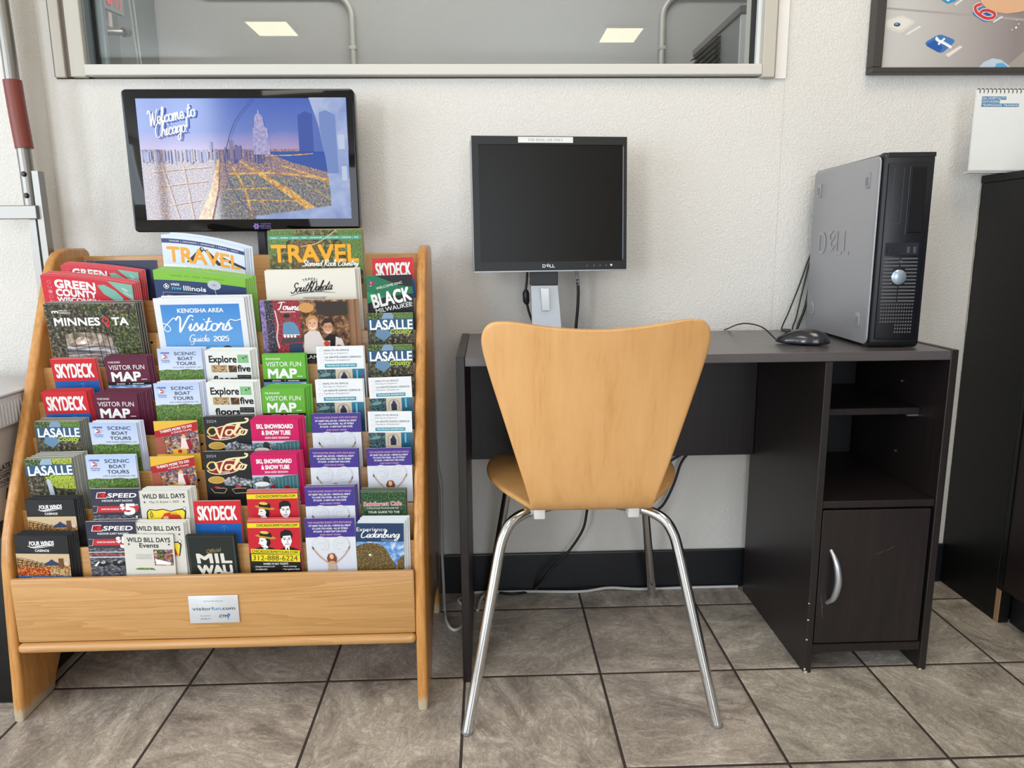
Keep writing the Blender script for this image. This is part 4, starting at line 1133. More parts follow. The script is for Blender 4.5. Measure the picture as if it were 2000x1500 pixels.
cable('wall_cord', 'white cord running along the foot of the black baseboard', [(-0.038, -0.12, .0045), (-0.03, -0.06, .006), (-0.005, -0.02, .010), (0.02, -0.017, .0046), (0.10, -0.018, .0045), (0.25, -0.026, .0045), (0.33, -0.017, .009), (0.42, -0.02, .0045), (0.55, -0.018, .0045), (0.698, -0.018, .0045)], 0.0040, M_cord_w, 'cord')

# ================================================================== hand truck beside the rack
HT = Vector((-1.08, -0.15, 0)); ht = thing('hand_truck', 'aluminium hand truck with a reddish brown grip beside the oak rack', 'hand truck', HT)
y = -0.15
def hp(px, py, yy=y): return tuple(at_y(px, py, yy))
b = MB(); b.tube(spline([hp(-22, -140), hp(-8, -60), hp(3, 10), hp(15, 90), hp(24, 155), hp(36, 225), hp(46, 290), hp(54, 345), hp(62, 405)], 6), 0.0148, M_alu, 18); b.build('handle_tube', ht, smooth=True, shift=HT)
b = MB(); b.tube(spline([hp(24, 157), hp(35, 222), hp(48, 290)], 8), 0.0188, flat('brown_grip', (124, 56, 44), 0.42), 20); b.build('grip', ht, smooth=True, shift=HT)
r0, r1 = at_y(60, 345, y), at_y(99, 640, y)
b = MB()
d = (r1 - r0).normalized(); fl = r0 + d * (r0.z / -d.z) 
for off, w in ((0.0, 0.0075), (0.031, 0.007)):
    a = Vector((r0.x + (0.009 if off == 0 else off - 0.001) - 0.004, y - 0.012 if off == 0 else y - 0.016, r0.z + (-.088 if off == 0 else .010))); c = Vector((fl.x + off - 0.004, a.y, 0.001))
    b.add([a + Vector((sx * w, sy * 0.012, 0)) for sx, sy in ((-1, -1), (1, -1), (1, 1), (-1, 1))] + [c + Vector((sx * w, sy * 0.012, 0)) for sx, sy in ((-1, -1), (1, -1), (1, 1), (-1, 1))], [(3, 2, 1, 0), (4, 5, 6, 7), (0, 1, 5, 4), (1, 2, 6, 5), (2, 3, 7, 6), (3, 0, 4, 7)], M_alu)
b.build('rail', ht, shift=HT)
b = MB(); c0, c1 = at_y(-70, 402, -.18), at_y(76, 428, -.18); b.box((c0.x, -0.187, c1.z), (c1.x, -0.172, c0.z), M_alu, 0.002); b.build('cross_bar', ht, shift=HT)
b = MB()
for q in ((47, 340), (52, 382)):
    p = at_y(q[0], q[1], y - .0150); b.lathe([(0.006, 0), (0.006, 0.002), (0.0035, 0.005)], flat('bolt', (64, 58, 54), 0.4, 0.6), 12, Matrix.Translation(p) @ Matrix.Rotation(math.pi / 2, 4, 'X'))
b.build('bolts', ht, smooth=True, shift=HT)

# ================================================================== grey tote on a dark crate beside the rack
TB = Vector((-1.2, -0.40, 0)); tb = thing('storage_tote', 'translucent grey plastic tote beside the oak rack under the hand truck', 'tote', (-1.2, -0.40, 0.405))
TBo = Vector((-1.2, -0.40, 0.405))
M_tote = flat('grey_tote', (206, 208, 212), 0.45); M_tote2 = flat('tote_board', (182, 175, 168), 0.6)
b = MB(); b.prism([(-1.46, 0.405), (-1.020, 0.405), (-1.012, 0.598), (-1.47, 0.598)], 1, -0.466, -0.20, M_tote2, 0.004); lb = b.build('body', tb, smooth=True, shift=TBo)
b = MB(); b.box((-1.485, -0.474, 0.5985), (-1.0, -0.19, 0.662), M_tote, 0.006)
for k in range(26): b.box((-1.0005, -0.466 + k * .0105, 0.604), (-0.9985, -0.463 + k * .0105, 0.650), M_tote, 0.0006)
b.box((-1.489, -0.478, 0.6625), (-0.997, -0.186, 0.668), M_tote, 0.002)
b.build('rim', tb, smooth=True, shift=TBo)
bx = ink((26, 25, 24)); A = Art(260, 190)
def tp(px, py):
    q = on_axis(0, px, py, -1.0115); return ((q.y + 0.46) * 1000, (0.598 - q.z) * 1000)
x0_, y0_ = tp(0, 908); x1_, y1_ = tp(25, 896)
A.text('PLATE UPDATE', x0_ - (x1_ - x0_) * .42, y0_, 11, bx, w=(x1_ - x0_) * 2.55, bold=.04)
A.rect(2, y0_ + 15, 250, y0_ + 16.4, bx); A.text('DISPLAY AREA', x0_ - 14, y0_ + 19, 8, bx, w=96, bold=.04); A.text('FOR VEHICLES', x0_ - 14, y0_ + 31, 8, bx, w=96, bold=.04); A.rect(2, y0_ + 42, 250, y0_ + 43.4, bx)
A.text('AT ALL TIMES', x0_ - 8, y0_ + 50, 22, bx, w=190, bold=.05)
o = A.build('lettering', lb); o.matrix_local = Matrix.Translation(Vector((-1.0105, -0.46 + 0.130, 0.598)) - TBo) @ Matrix.Rotation(math.pi / 2, 4, 'Z') @ Matrix.Rotation(math.radians(-2.4), 4, 'X')
cr = thing('plastic_crate', 'black crate on the floor under the grey tote', 'crate', (-1.2, -0.40, 0))
b = MB(); b.box((-1.45, -0.47, 0.0), (-1.008, -0.20, 0.385), M_black, 0.006); b.build('body', cr, smooth=True, shift=TB)
b = MB(); b.box((-1.46, -0.48, 0.385), (-1.0, -0.19, 0.4045), M_black_plastic, 0.005); b.build('rim', cr, smooth=True, shift=TB)
# ================================================================== printed covers (millimetres on a 100 x 229 leaflet or a 205 x 275 magazine)
WHT = ink((240, 240, 238)); BLK = ink((22, 21, 22)); RED = ink((206, 38, 48)); BLU = ink((34, 96, 172)); CREAM = ink((226, 222, 210))
P_forest = picture('print_forest', 260, [(0.36, (24, 34, 22)), (0.48, (54, 74, 36)), (0.56, (96, 118, 54)), (0.68, (176, 188, 120))])
P_canopy = picture('print_canopy', 420, [(0.34, (28, 50, 30)), (0.46, (66, 98, 44)), (0.57, (112, 146, 66)), (0.70, (166, 190, 110))], stretch=(1, 1, 1.5))
P_dark = picture('print_dark_woods', 150, [(0.34, (18, 18, 16)), (0.46, (44, 42, 32)), (0.56, (92, 84, 62)), (0.66, (168, 158, 140))])
P_crowd = picture('print_crowd', 230, [(0.0, (44, 40, 62)), (0.25, (120, 84, 62)), (0.45, (176, 130, 90)), (0.62, (150, 40, 44)), (0.75, (214, 196, 170)), (0.9, (70, 84, 130))], kind='voronoi')
P_city = picture('print_sunset_city', 330, [(0.32, (40, 30, 26)), (0.45, (128, 86, 48)), (0.56, (206, 156, 84)), (0.70, (240, 214, 160))], stretch=(1, 1, 1.6))
P_rock = picture('print_rock', 120, [(0.34, (26, 26, 24)), (0.5, (62, 62, 52)), (0.62, (112, 116, 84)), (0.72, (150, 170, 190))])
P_kart = picture('print_karts', 190, [(0.34, (22, 22, 28)), (0.48, (66, 66, 76)), (0.6, (128, 128, 136)), (0.72, (206, 204, 206))], stretch=(0.6, 1, 1.7))
P_space = picture('print_space', 260, [(0.34, (16, 34, 44)), (0.5, (44, 76, 86)), (0.64, (120, 146, 146))])
P_snow = picture('print_snow', 200, [(0.34, (40, 60, 66)), (0.48, (84, 112, 120)), (0.60, (160, 176, 186)), (0.70, (226, 232, 238))])
P_purple = picture('print_purple_glitter', 900, [(0.40, (52, 40, 122)), (0.58, (74, 60, 150)), (0.70, (132, 122, 196))])
P_silver = picture('print_silver', 170, [(0.36, (40, 42, 48)), (0.48, (120, 124, 132)), (0.6, (196, 198, 204)), (0.7, (240, 240, 244))])
P_tree = picture('print_autumn_tree', 330, [(0.34, (44, 38, 24)), (0.48, (92, 78, 44)), (0.6, (140, 112, 70)), (0.72, (190, 170, 120))])
P_cloud = picture('print_cloud_sky', 70, [(0.36, (70, 124, 196)), (0.52, (126, 168, 216)), (0.66, (226, 232, 240))])
P_food = picture('print_food', 260, [(0.3, (70, 44, 30)), (0.46, (160, 110, 60)), (0.56, (222, 200, 160)), (0.64, (110, 140, 60)), (0.72, (196, 60, 40))])
P_bar = picture('print_bar', 75, [(0.34, (40, 26, 18)), (0.5, (104, 70, 46)), (0.62, (176, 130, 88)), (0.74, (222, 190, 150))])
P_maroonwall = picture('print_red_wall', 380, [(0.36, (96, 22, 34)), (0.52, (150, 36, 52)), (0.68, (206, 120, 120))])


def d_sky(A):
    A.rect(0, 0, 100, 229, RED); A.rect(0, 53, 100, 229, BLU)
    A.text('SKYDECK', 50, 11, 33, WHT, w=84, al='C', bold=.042)
    A.stroke([(62, 58), (62.5, 66), (62, 74)], 1.0, ink((90, 150, 210)), 2); A.stroke([(55, 62), (62, 59), (69, 62)], .9, ink((90, 150, 210)), 3)


def d_map(A, bg, city, lower):
    A.rect(0, 0, 100, 229, ink(bg)); A.text(city, 8, 9, 4.4, WHT, bold=.02)
    A.text('VISITOR FUN', 8, 18, 11.5, WHT, w=82); A.text('MAP', 12, 35, 22, WHT, w=66, bold=.075); A.rect(79, 53, 92, 54.5, WHT)
    A.rect(0, 60, 100, 67, BLK); A.text('attractions', 30, 61.8, 3.3, WHT, al='C', bold=.04); A.ell(50, 63.5, 1, 1, WHT); A.text('entertainment', 70, 61.8, 3.3, WHT, al='C', bold=.04)
    A.rect(0, 67, 100, 229, lower)
    A.stroke([(0, 80), (30, 72), (60, 76), (100, 70)], 3, ink((214, 230, 240)), 4)


def d_scenic(A):
    sky = gradient('print_pale_sky', 2, -0.09, 0.0, [(0.0, (236, 228, 230)), (0.5, (206, 216, 238)), (1.0, (176, 196, 232))])
    A.rect(0, 0, 100, 229, sky); nv = ink((38, 46, 66)); bl = ink((40, 84, 160))
    for i, (s_, w) in enumerate((('SCENIC', 49), ('BOAT', 34), ('TOURS', 44))): A.text(s_, 62, 8 + i * 11.5, 7.6, nv, w=w, al='C', bold=.03)
    A.text('ON LAKE GENEVA, WI', 63, 42, 3.6, ink((120, 110, 124)), w=64, al='C')
    A.pen('cruise', 6, 12, 3.4, .8, bl, w=20)
    A.poly([(11, 14), (18, 14), (18, 23), (11, 23)], RED); A.poly([(11, 14), (18, 18.5), (11, 23)], WHT); A.rect(19.5, 15, 21, 23, RED); A.poly([(21, 15), (27, 17), (21, 20)], ink((214, 190, 196)))
    A.text('LAKE GENEVA', 17, 26, 2.3, bl, al='C', bold=.02, rot=4); A.text('CRUISE LINE', 17, 30, 2.3, bl, al='C', bold=.02, rot=2)
    A.poly([(0, 51), (18, 48.5), (40, 50), (64, 48), (82, 50), (100, 48.5), (100, 229), (0, 229)], P_canopy)
    A.ell(48, 56, 1.3, .7, WHT)


def d_explore(A):
    A.rect(0, 0, 100, 229, ink((228, 230, 226))); gm = ink((132, 186, 132))
    A.text('Explore', 8, 11, 16, BLK, w=60, bold=.05); A.rect(71, 9, 95, 28, gm); A.ell(84, 17, 2, 2, ink((40, 80, 44))); A.ell(90, 14, 1.5, 2.2, ink((40, 80, 44))); A.ell(79, 22, 1.8, 1.2, ink((176, 214, 170)))
    A.rect(11, 33, 46, 50, P_food); A.rect(49, 34, 67, 50, P_bar); A.text('five', 69, 33, 15, BLK, w=28, bold=.05)
    A.text('floors', 14, 58, 15, BLK, w=52, bold=.05); A.rect(67, 56, 97, 68, BLK); A.text('2025 GUIDE', 69, 58, 3, ink((150, 150, 150)), w=26); A.rect(69, 63, 95, 66, ink((96, 96, 90)))


def d_lasalle(A, wf=0):
    A.rect(0, 0, 100, 229, P_forest); A.rect(32, 0, 58, 20, ink((126, 154, 182)) if not wf else ink((150, 176, 190)))
    A.poly([(0, 0), (38, 0), (30, 12), (0, 14)], P_forest); A.poly([(54, 0), (100, 0), (100, 14), (62, 12)], P_canopy if not wf else picture('print_yellow_leaves', 300, [(0.35, (70, 90, 30)), (0.5, (150, 170, 50)), (0.65, (214, 210, 90))]))
    A.rect(0, 13, 100, 36, ink((44, 86, 122))); A.rect(0, 36, 100, 229, P_rock)
    if wf:
        A.poly([(38, 40), (62, 38), (100, 40), (100, 70), (60, 66), (50, 58)], picture('print_yellow_leaves', 1, [(0, (0, 0, 0))])); A.poly([(40, 46), (48, 46), (52, 64), (54, 84), (44, 84), (42, 62)], ink((186, 196, 206))); A.poly([(2, 40), (36, 42), (40, 84), (0, 84)], P_dark)
    else:
        A.poly([(20, 36), (44, 36), (52, 48), (34, 62), (16, 50)], ink((104, 138, 168))); A.poly([(58, 36), (100, 36), (100, 72), (48, 72), (30, 68), (54, 50)], P_dark)
    A.text('LASALLE', 52, 15, 21, WHT, w=92, al='C', bold=.045); A.text('County', 48, 35, 11, ink((176, 208, 70)), w=46, bold=.035, shear=.25)


def d_four(A):
    A.rect(0, 0, 100, 229, ink((30, 31, 34))); A.ell(35, 20, 40, 16, ink((36, 37, 40)), 10)
    A.text('FOUR WINDS', 50, 12, 8.5, WHT, w=46, al='C', bold=.05, shear=.08, rot=-2)
    A.stroke([(24, 22), (32, 25), (46, 22.5), (60, 20), (73, 22)], 2.6, WHT, 5, taper=True); A.stroke([(34, 27), (50, 25), (66, 22)], 1.2, WHT, 4, taper=True)
    A.text('CASINOS', 50, 29, 4.8, WHT, w=26, al='C', bold=.04)
    A.rect(0, 38, 100, 229, ink((206, 182, 146))); A.text('CHICAGO', 50, 41, 1.8, ink((232, 214, 170)), al='C')
    A.poly([(0, 47), (52, 60), (52, 82), (0, 82)], P_city); A.rect(0, 60, 100, 90, P_city)
    for k in range(7): A.stroke([(0, 46 + k * 5), (22, 50 + k * 4.2), (54, 60 + k * 2.2)], .9, BLK, 3)
    for k in range(6): A.stroke([(4 + k * 9, 48 + k * 1.4), (2 + k * 8, 60 + k), (6 + k * 8, 76)], .8, BLK, 3)
    A.poly([(52, 58), (60, 54), (66, 49), (72, 54), (80, 58), (80, 62), (52, 62)], ink((42, 58, 96))); A.rect(79, 47, 88, 66, ink((110, 70, 42))); A.rect(90, 54, 98, 62, ink((214, 190, 190)))
    A.rect(0, 66, 62, 84, picture('print_red_lights', 330, [(0.36, (70, 24, 14)), (0.5, (170, 62, 30)), (0.64, (236, 160, 70))])); A.rect(62, 70, 100, 84, P_food); A.rect(0, 84, 100, 229, ink((52, 112, 170))); A.text('FOURWINDSCASINO.COM', 50, 86, 3, WHT, al='C')


def d_kart(A):
    A.rect(0, 0, 100, 229, gradient('print_kart_sky', 2, -0.06, 0, [(0, (58, 58, 66)), (1, (46, 46, 74))]))
    A.rect(0, 58, 100, 229, P_kart); A.rect(0, 66, 100, 68, ink((196, 194, 196))); A.rect(0, 72, 100, 73.5, ink((200, 60, 64))); A.rect(0, 77, 100, 79, ink((220, 220, 222)))
    A.poly([(14, 8), (31, 7), (33, 21), (10, 21)], WHT); A.poly([(15, 9), (30, 8.3), (32, 20), (12, 20)], RED); A.text('K1', 14, 9.5, 9.5, ink((120, 14, 24)), w=17, bold=.05, shear=.2)
    A.text('SPEED', 34, 9.6, 9.6, WHT, w=58, bold=.05, shear=.28); A.text('INDOOR KART RACING', 22, 24, 4.2, WHT, w=62, bold=.03)
    A.poly([(14, 38), (98, 38), (92, 52), (9, 52)], ink((196, 48, 58))); A.text('SAVE ON RACING', 19, 43, 3.4, WHT, w=36, bold=.04)
    A.text('$', 58, 33, 12, WHT, w=9, bold=.06); A.text('5', 66, 33, 23, WHT, w=20, bold=.09, shear=.12); A.text('OFF', 87, 34, 3.6, WHT, bold=.04)
    A.stroke([(2, 52), (9, 52), (13, 38), (3, 38)], .7, WHT, 1)
    for cx in (24, 58):
        A.ell(cx, 92, 13, 6, BLK); A.ell(cx + 2, 88, 6, 4, P_silver); A.ell(cx, 83, 3, 3.5, ink((70, 70, 76)))
    A.poly([(8, 96), (18, 86), (20, 88), (12, 98)], WHT); A.ell(90, 62, 2.2, 2.6, WHT)


def d_wild(A, ev=0):
    pg = ink((216, 213, 204)); A.rect(0, 0, 100, 229, pg)
    A.text('WILD BILL DAYS', 50, 7, 10, BLK, w=86, al='C', bold=.04)
    A.star(10, 25 if not ev else 22, 3, BLK); A.star(90, 25 if not ev else 22, 3, BLK)
    if ev:
        A.text('Events', 50, 19, 10, BLK, w=38, al='C', bold=.03)
        A.rect(58, 33, 97, 68, P_crowd); A.poly([(60, 54), (78, 58), (92, 62), (90, 67), (62, 66)], WHT); A.poly([(64, 36), (74, 34), (80, 50), (68, 54)], P_forest)
        for k in range(4): A.rect(22, 44 + k * 3, 54, 44.9 + k * 3, ink((168, 166, 160)))
        A.poly([(18, 78), (24, 74), (54, 74), (60, 78)], P_canopy)
    else:
        A.text('May 31 & June 1, 2025', 50, 22, 5, ink((84, 82, 78)), w=60, al='C')
        A.poly([(12, 46), (18, 40), (30, 42), (46, 40), (60, 45), (74, 42), (88, 40), (93, 47), (88, 72), (10, 72)], BLK)
        A.poly([(14, 47), (19, 42), (31, 44), (46, 42), (60, 47), (74, 44), (86, 43), (90, 48), (86, 71), (13, 71)], ink((240, 214, 60)))
        A.stroke([(20, 44), (24, 54), (20, 58), (19, 48)], 1.6, BLK, 4)
        A.poly([(40, 62), (48, 50), (60, 48), (72, 50), (80, 56), (84, 70), (40, 70)], ink((196, 62, 44))); A.ell(50, 62, 6, 6, ink((232, 196, 170))); A.poly([(42, 58), (50, 50), (60, 56)], ink((220, 60, 48))); A.ell(56, 66, 5, 4, ink((60, 130, 70))); A.text('WILD', 60, 48, 5, ink((240, 214, 60)), bold=.05)
        A.ell(90, 40, 3.2, 3.2, WHT); A.stroke([(87, 40), (90, 36.5), (93, 40), (90, 43.5), (87, 40)], .7, BLK, 4)


def d_mil(A):
    A.rect(0, 0, 100, 229, ink((34, 42, 40))); g = ink((172, 140, 84))
    A.stroke([(3, 229), (3, 3), (97, 3), (97, 229)], .8, ink((96, 104, 98)), 1)
    A.pen('Official', 36, 42, 6.5, 1.2, g, w=34) if 0 else A.text('Official', 52, 31, 9, g, w=30, al='C', shear=.3, rot=-8)
    for i, s_ in enumerate(('MIL', 'WAU')):
        A.text(s_, 54, 43 + i * 27, 21, CREAM, w=70, al='C', bold=.10, shear=-.06)


def d_crime(A):
    yl = ink((232, 212, 40)); A.rect(0, 0, 100, 229, BLK); A.rect(0, 0, 100, 66, ink((198, 34, 48)))
    A.rect(0, 3, 100, 13, yl); A.text('CHICAGOCRIMETOURS.COM', 57, 5, 5.4, BLK, w=78, al='C', bold=.03)
    # man in a straw hat
    A.poly([(8, 66), (12, 56), (24, 52), (44, 54), (56, 60), (58, 66)], BLK); A.poly([(22, 34), (40, 32), (42, 48), (36, 56), (26, 53), (21, 44)], WHT); A.poly([(32, 34), (41, 33), (43, 46), (38, 54), (34, 48), (36, 41)], BLK)
    A.ell(26.5, 39.5, 2.4, .9, BLK); A.poly([(21, 42), (19, 46), (22.5, 46.5)], WHT); A.stroke([(24, 49), (29, 50)], 1, BLK, 1)
    A.ell(34, 31.5, 20, 3.6, ink((196, 148, 46)), 10); A.poly([(22, 29), (24, 21), (38, 20), (45, 25), (46, 33)], BLK); A.ell(32, 22.5, 8.5, 3, ink((226, 190, 90)), 6)
    A.poly([(28, 54), (34, 57), (38, 66), (30, 66)], WHT)
    # man with combed hair
    A.poly([(56, 66), (60, 58), (70, 54), (84, 54), (96, 59), (100, 66)], BLK); A.poly([(64, 30), (82, 28), (84, 42), (80, 51), (74, 54), (68, 51), (64, 42)], WHT)
    A.poly([(62, 33), (63, 22), (72, 17), (82, 19), (86, 27), (84, 36), (82, 29), (68, 30), (65, 36)], BLK)
    A.ell(70, 37, 2.6, 1, BLK); A.ell(79, 36.5, 2.6, 1, BLK); A.stroke([(67, 34), (73, 34.5)], 1, BLK, 1); A.stroke([(76.5, 34), (82, 33.5)], 1, BLK, 1); A.stroke([(75, 37), (76.5, 43), (74, 43.6)], .8, BLK, 3); A.stroke([(70, 47.5), (79, 47)], 1.1, BLK, 1)
    A.poly([(70, 53), (79, 52.5), (78, 66), (72, 66)], WHT); A.poly([(73.5, 55), (76, 55), (77, 66), (73.5, 66)], BLK)
    A.poly([(4, 56), (98, 60.5), (98, 70), (4, 65)], yl); A.text('CHICAGOCRIMETOURS.COM', 6, 58, 5.8, BLK, w=88, bold=.03, rot=2.6)
    A.poly([(4, 67), (98, 70.5), (98, 85), (4, 82)], yl); A.text('312-888-6224', 7, 69, 11, BLK, w=86, rot=1.4)
    A.text('WHERE TO BUY TICKETS', 50, 86, 4, WHT, al='C', w=48, bold=.03)
    for x, y, s_ in ((8, 92, '- chicagocrimetours.com'), (8, 98, '- 312-888-6224'), (62, 92, '- Hotel concierge'), (62, 98, '- Tour guide at kiosk')): A.text(s_, x, y, 2.9, WHT, bold=.02)


def d_ski(A):
    mg = ink((206, 22, 96)); A.rect(0, 0, 100, 229, mg)
    A.text('SKI, SNOWBOARD', 12, 10, 9.5, WHT, w=76, bold=.07); A.text('& SNOW TUBE', 22, 24, 9.5, WHT, w=60, bold=.07); A.text('2024-2025 SEASON', 28, 38, 4.2, WHT, w=50, bold=.04)
    A.rect(0, 47, 100, 229, P_snow); A.rect(0, 47, 100, 52, ink((186, 198, 214)))
    A.poly([(46, 66), (56, 56), (70, 49), (100, 47), (100, 80), (48, 80)], ink((62, 110, 116)))
    for k in range(6): A.stroke([(56 + k * 8, 56 - k * 1.5), (56 + k * 8, 80)], .7, ink((150, 186, 190)), 1)
    A.poly([(22, 56), (26, 49), (34, 50), (38, 66), (24, 68)], ink((48, 58, 50))); A.ell(20, 68, 16, 6, WHT); A.ell(44, 74, 5, 4, ink((170, 30, 44))); A.ell(74, 76, 6, 4, ink((170, 30, 44)))


def d_volo(A):
    A.rect(0, 0, 100, 229, ink((24, 25, 28))); gold = ink((222, 190, 110)); gold2 = ink((236, 220, 170))
    A.text('2024', 6, 7, 6, ink((150, 150, 152)), w=20, bold=.02)
    A.ell(42, 35, 38, 15, gold2, -8); A.ell(42, 35, 36, 13.2, ink((140, 26, 38)), -8)
    A.ell(15, 33, 12, 10, ink((24, 25, 28)), -20); A.stroke([(10, 38), (6, 32), (12, 24), (22, 24), (26, 32), (18, 40), (8, 40)], 3.2, gold, 6)
    A.stroke([(22, 24), (28, 42), (31, 46), (36, 32), (44, 20), (60, 16), (84, 14), (90, 8), (84, 6)], 3.8, gold2, 6)
    A.pen('olo', 40, 41, 12, 3.6, gold2, w=44, shear=.25); A.text('MUSEUM', 42, 43.5, 3.2, WHT, al='C', bold=.04)
    # a plain gold oval and a generic chromed show car
    A.ell(22, 62, 17, 8, gold); A.ell(22, 62, 15.4, 6.8, ink((190, 150, 62)))
    A.poly([(36, 66), (46, 57), (58, 55), (66, 58), (80, 60), (96, 64), (98, 70), (92, 80), (42, 80)], P_silver); A.ell(62, 57, 3, 4, P_silver); A.stroke([(58, 60), (64, 74), (70, 58)], 1.4, BLK, 3)
    A.poly([(8, 78), (20, 74), (86, 76), (96, 82), (90, 92), (12, 90)], BLK); A.stroke([(9, 80), (16, 90), (36, 91), (42, 82), (36, 80), (20, 80)], .8, gold2, 1); A.stroke([(92, 82), (84, 91), (58, 92), (52, 83), (60, 81), (82, 81)], .8, gold2, 1)
    A.ell(22, 78, 6, 2, RED); A.ell(66, 78, 6, 2, RED)


def d_purple(A):
    A.rect(0, 0, 100, 229, gradient('print_pale_stage', 2, -0.11, -0.04, [(0, (206, 212, 226)), (1, (222, 224, 230))])); A.rect(0, 0, 100, 41, P_purple)
    A.text('THE MONSTER SMASH HITS FEATURING', 50, 7, 4.2, ink((220, 160, 190)), w=88, al='C', bold=.02)
    for i, (s_, w) in enumerate((('MY HEART WILL GO ON - I DROVE ALL NIGHT', 84), ("TO LOVE YOU MORE - ALL BY MYSELF", 72), ("I'M ALIVE - A NEW DAY HAS COME", 66))): A.text(s_, 50, 14 + i * 6.2, 3.7, WHT, w=w, al='C', bold=.04)
    A.text('AND MANY MORE!', 50, 33.5, 3.6, ink((220, 170, 200)), w=42, al='C', bold=.02)
    g1, g2 = ink((203, 207, 215)), ink((192, 197, 206))
    for cx, s in ((30, 1), (70, -1)):
        A.ell(cx, 56, 17, 17, ink((216, 219, 226)), 12 * s); A.stroke([(cx - 14 * s, 46), (cx - 4 * s, 42), (cx + 8 * s, 45), (cx + 15 * s, 56), (cx + 12 * s, 68)], 1.1, g1, 5); A.stroke([(cx - 6 * s, 53), (cx - 1 * s, 54.5), (cx + 4 * s, 53)], 1, g2, 3)
        A.stroke([(cx + 6 * s, 52), (cx + 10 * s, 60), (cx + 7 * s, 61)], .9, g2, 3); A.stroke([(cx, 66), (cx + 4 * s, 67.5), (cx + 8 * s, 66)], 1.2, ink((206, 190, 196)), 3); A.stroke([(cx - 15 * s, 50), (cx - 17 * s, 60), (cx - 10 * s, 72)], .9, g1, 4)
    skin, hair = ink((196, 156, 132)), ink((128, 70, 44))
    A.stroke([(13, 62), (16, 68), (24, 80), (34, 90), (42, 96)], 2.4, skin, 4); A.stroke([(87, 62), (84, 68), (76, 80), (66, 90), (58, 96)], 2.4, skin, 4); A.stroke([(12.6, 61), (15, 67)], 3, ink((96, 84, 88)), 1); A.stroke([(87.4, 61), (85, 67)], 1.6, ink((96, 84, 88)), 1)
    A.poly([(42, 94), (40, 86), (44, 77), (50, 75), (56, 77), (60, 86), (59, 96), (54, 98), (46, 98)], hair); A.ell(50, 83, 4.2, 5.6, ink((226, 186, 160))); A.poly([(44, 94), (50, 92), (57, 94), (60, 110), (41, 110)], skin); A.poly([(42, 99), (58, 99), (60, 112), (41, 112)], ink((190, 170, 150)))
    A.stroke([(46, 78), (48, 75.5), (53, 75.5)], 1.4, ink((220, 170, 90)), 3)


def d_health(A):
    A.rect(0, 0, 100, 229, ink((232, 235, 238))); dk, md = ink((84, 88, 96)), ink((130, 136, 144))
    for y in (8, 20, 32): A.stroke([(6, y), (10, y - 4), (14, y), (10, y + 4), (6, y)], .8, ink((206, 204, 208)), 4)
    A.text('HEALTH IN SPACE:', 16, 6.5, 4.0, dk, w=54, bold=.02); A.text('Daring to Explore', 16, 13, 3.6, md, w=50)
    A.text("LA SANT\u00c9 DANS L'ESPACE :", 17, 21.5, 4.0, dk, w=80, bold=.02); A.text("l'audace d'explorer", 17, 28, 3.6, md, w=54)
    A.rect(16, 38, 84, 46, ink((52, 146, 164))); A.text('TRAVELING EXHIBITION', 19, 40, 3.6, WHT, w=62, bold=.04)
    A.rect(0, 50, 38, 229, P_space); A.rect(38, 50, 74, 229, ink((206, 192, 172))); A.rect(74, 50, 100, 229, gradient('print_teal_hall', 2, -0.09, -0.05, [(0, (24, 70, 96)), (1, (46, 120, 150))]))
    A.stroke([(44, 76), (45, 60), (56, 54), (67, 60), (68, 76)], 2.2, ink((166, 150, 130)), 5); A.poly([(50, 80), (49, 66), (54, 60), (60, 61), (63, 68), (62, 80)], ink((38, 50, 74))); A.ell(56, 60, 3.2, 3.6, ink((52, 62, 84))); A.rect(82, 52, 86, 74, ink((110, 180, 206))); A.ell(94, 66, 1.2, 4, RED)
    A.ell(16, 62, 12, 4, ink((110, 150, 140)), -10)


def d_rain(A):
    A.rect(0, 0, 100, 229, picture('print_jungle', 300, [(0.36, (18, 40, 26)), (0.5, (40, 76, 46)), (0.62, (86, 122, 80))]))
    for o_, m_, bd in ((0, WHT, .10), (0, ink((196, 50, 70)), .03)): A.text('Rainforest Cafe', 48, 23, 10, m_, w=84, al='C', bold=bd, rot=-1)
    A.text('A WILD PLACE TO SHOP AND EAT', 48, 37, 3.0, WHT, w=72, al='C', bold=.02); A.poly([(10, 45), (96, 43), (90, 52), (6, 52)], ink((30, 60, 40))); A.text('YOUR GUIDE TO THE', 50, 45.5, 5, WHT, w=70, al='C', bold=.03)


def d_cedar(A):
    A.rect(0, 0, 100, 229, P_cloud); A.rect(0, 0, 100, 42, ink((38, 62, 98)))
    A.text('Experience', 1, 9, 9, WHT, w=62); A.pen('Cedarburg', 8, 33, 8.5, 1.8, WHT, w=82, shear=.3); A.text('Wisconsin', 52, 35.5, 4.8, ink((170, 184, 206)), w=32)
    A.poly([(0, 52), (10, 48), (24, 44), (44, 46), (56, 52), (64, 62), (70, 76), (78, 88), (84, 96), (90, 229), (0, 229)], P_tree); A.poly([(86, 84), (100, 72), (100, 229), (80, 229)], P_tree); A.ell(28, 72, 3, 2.4, WHT)


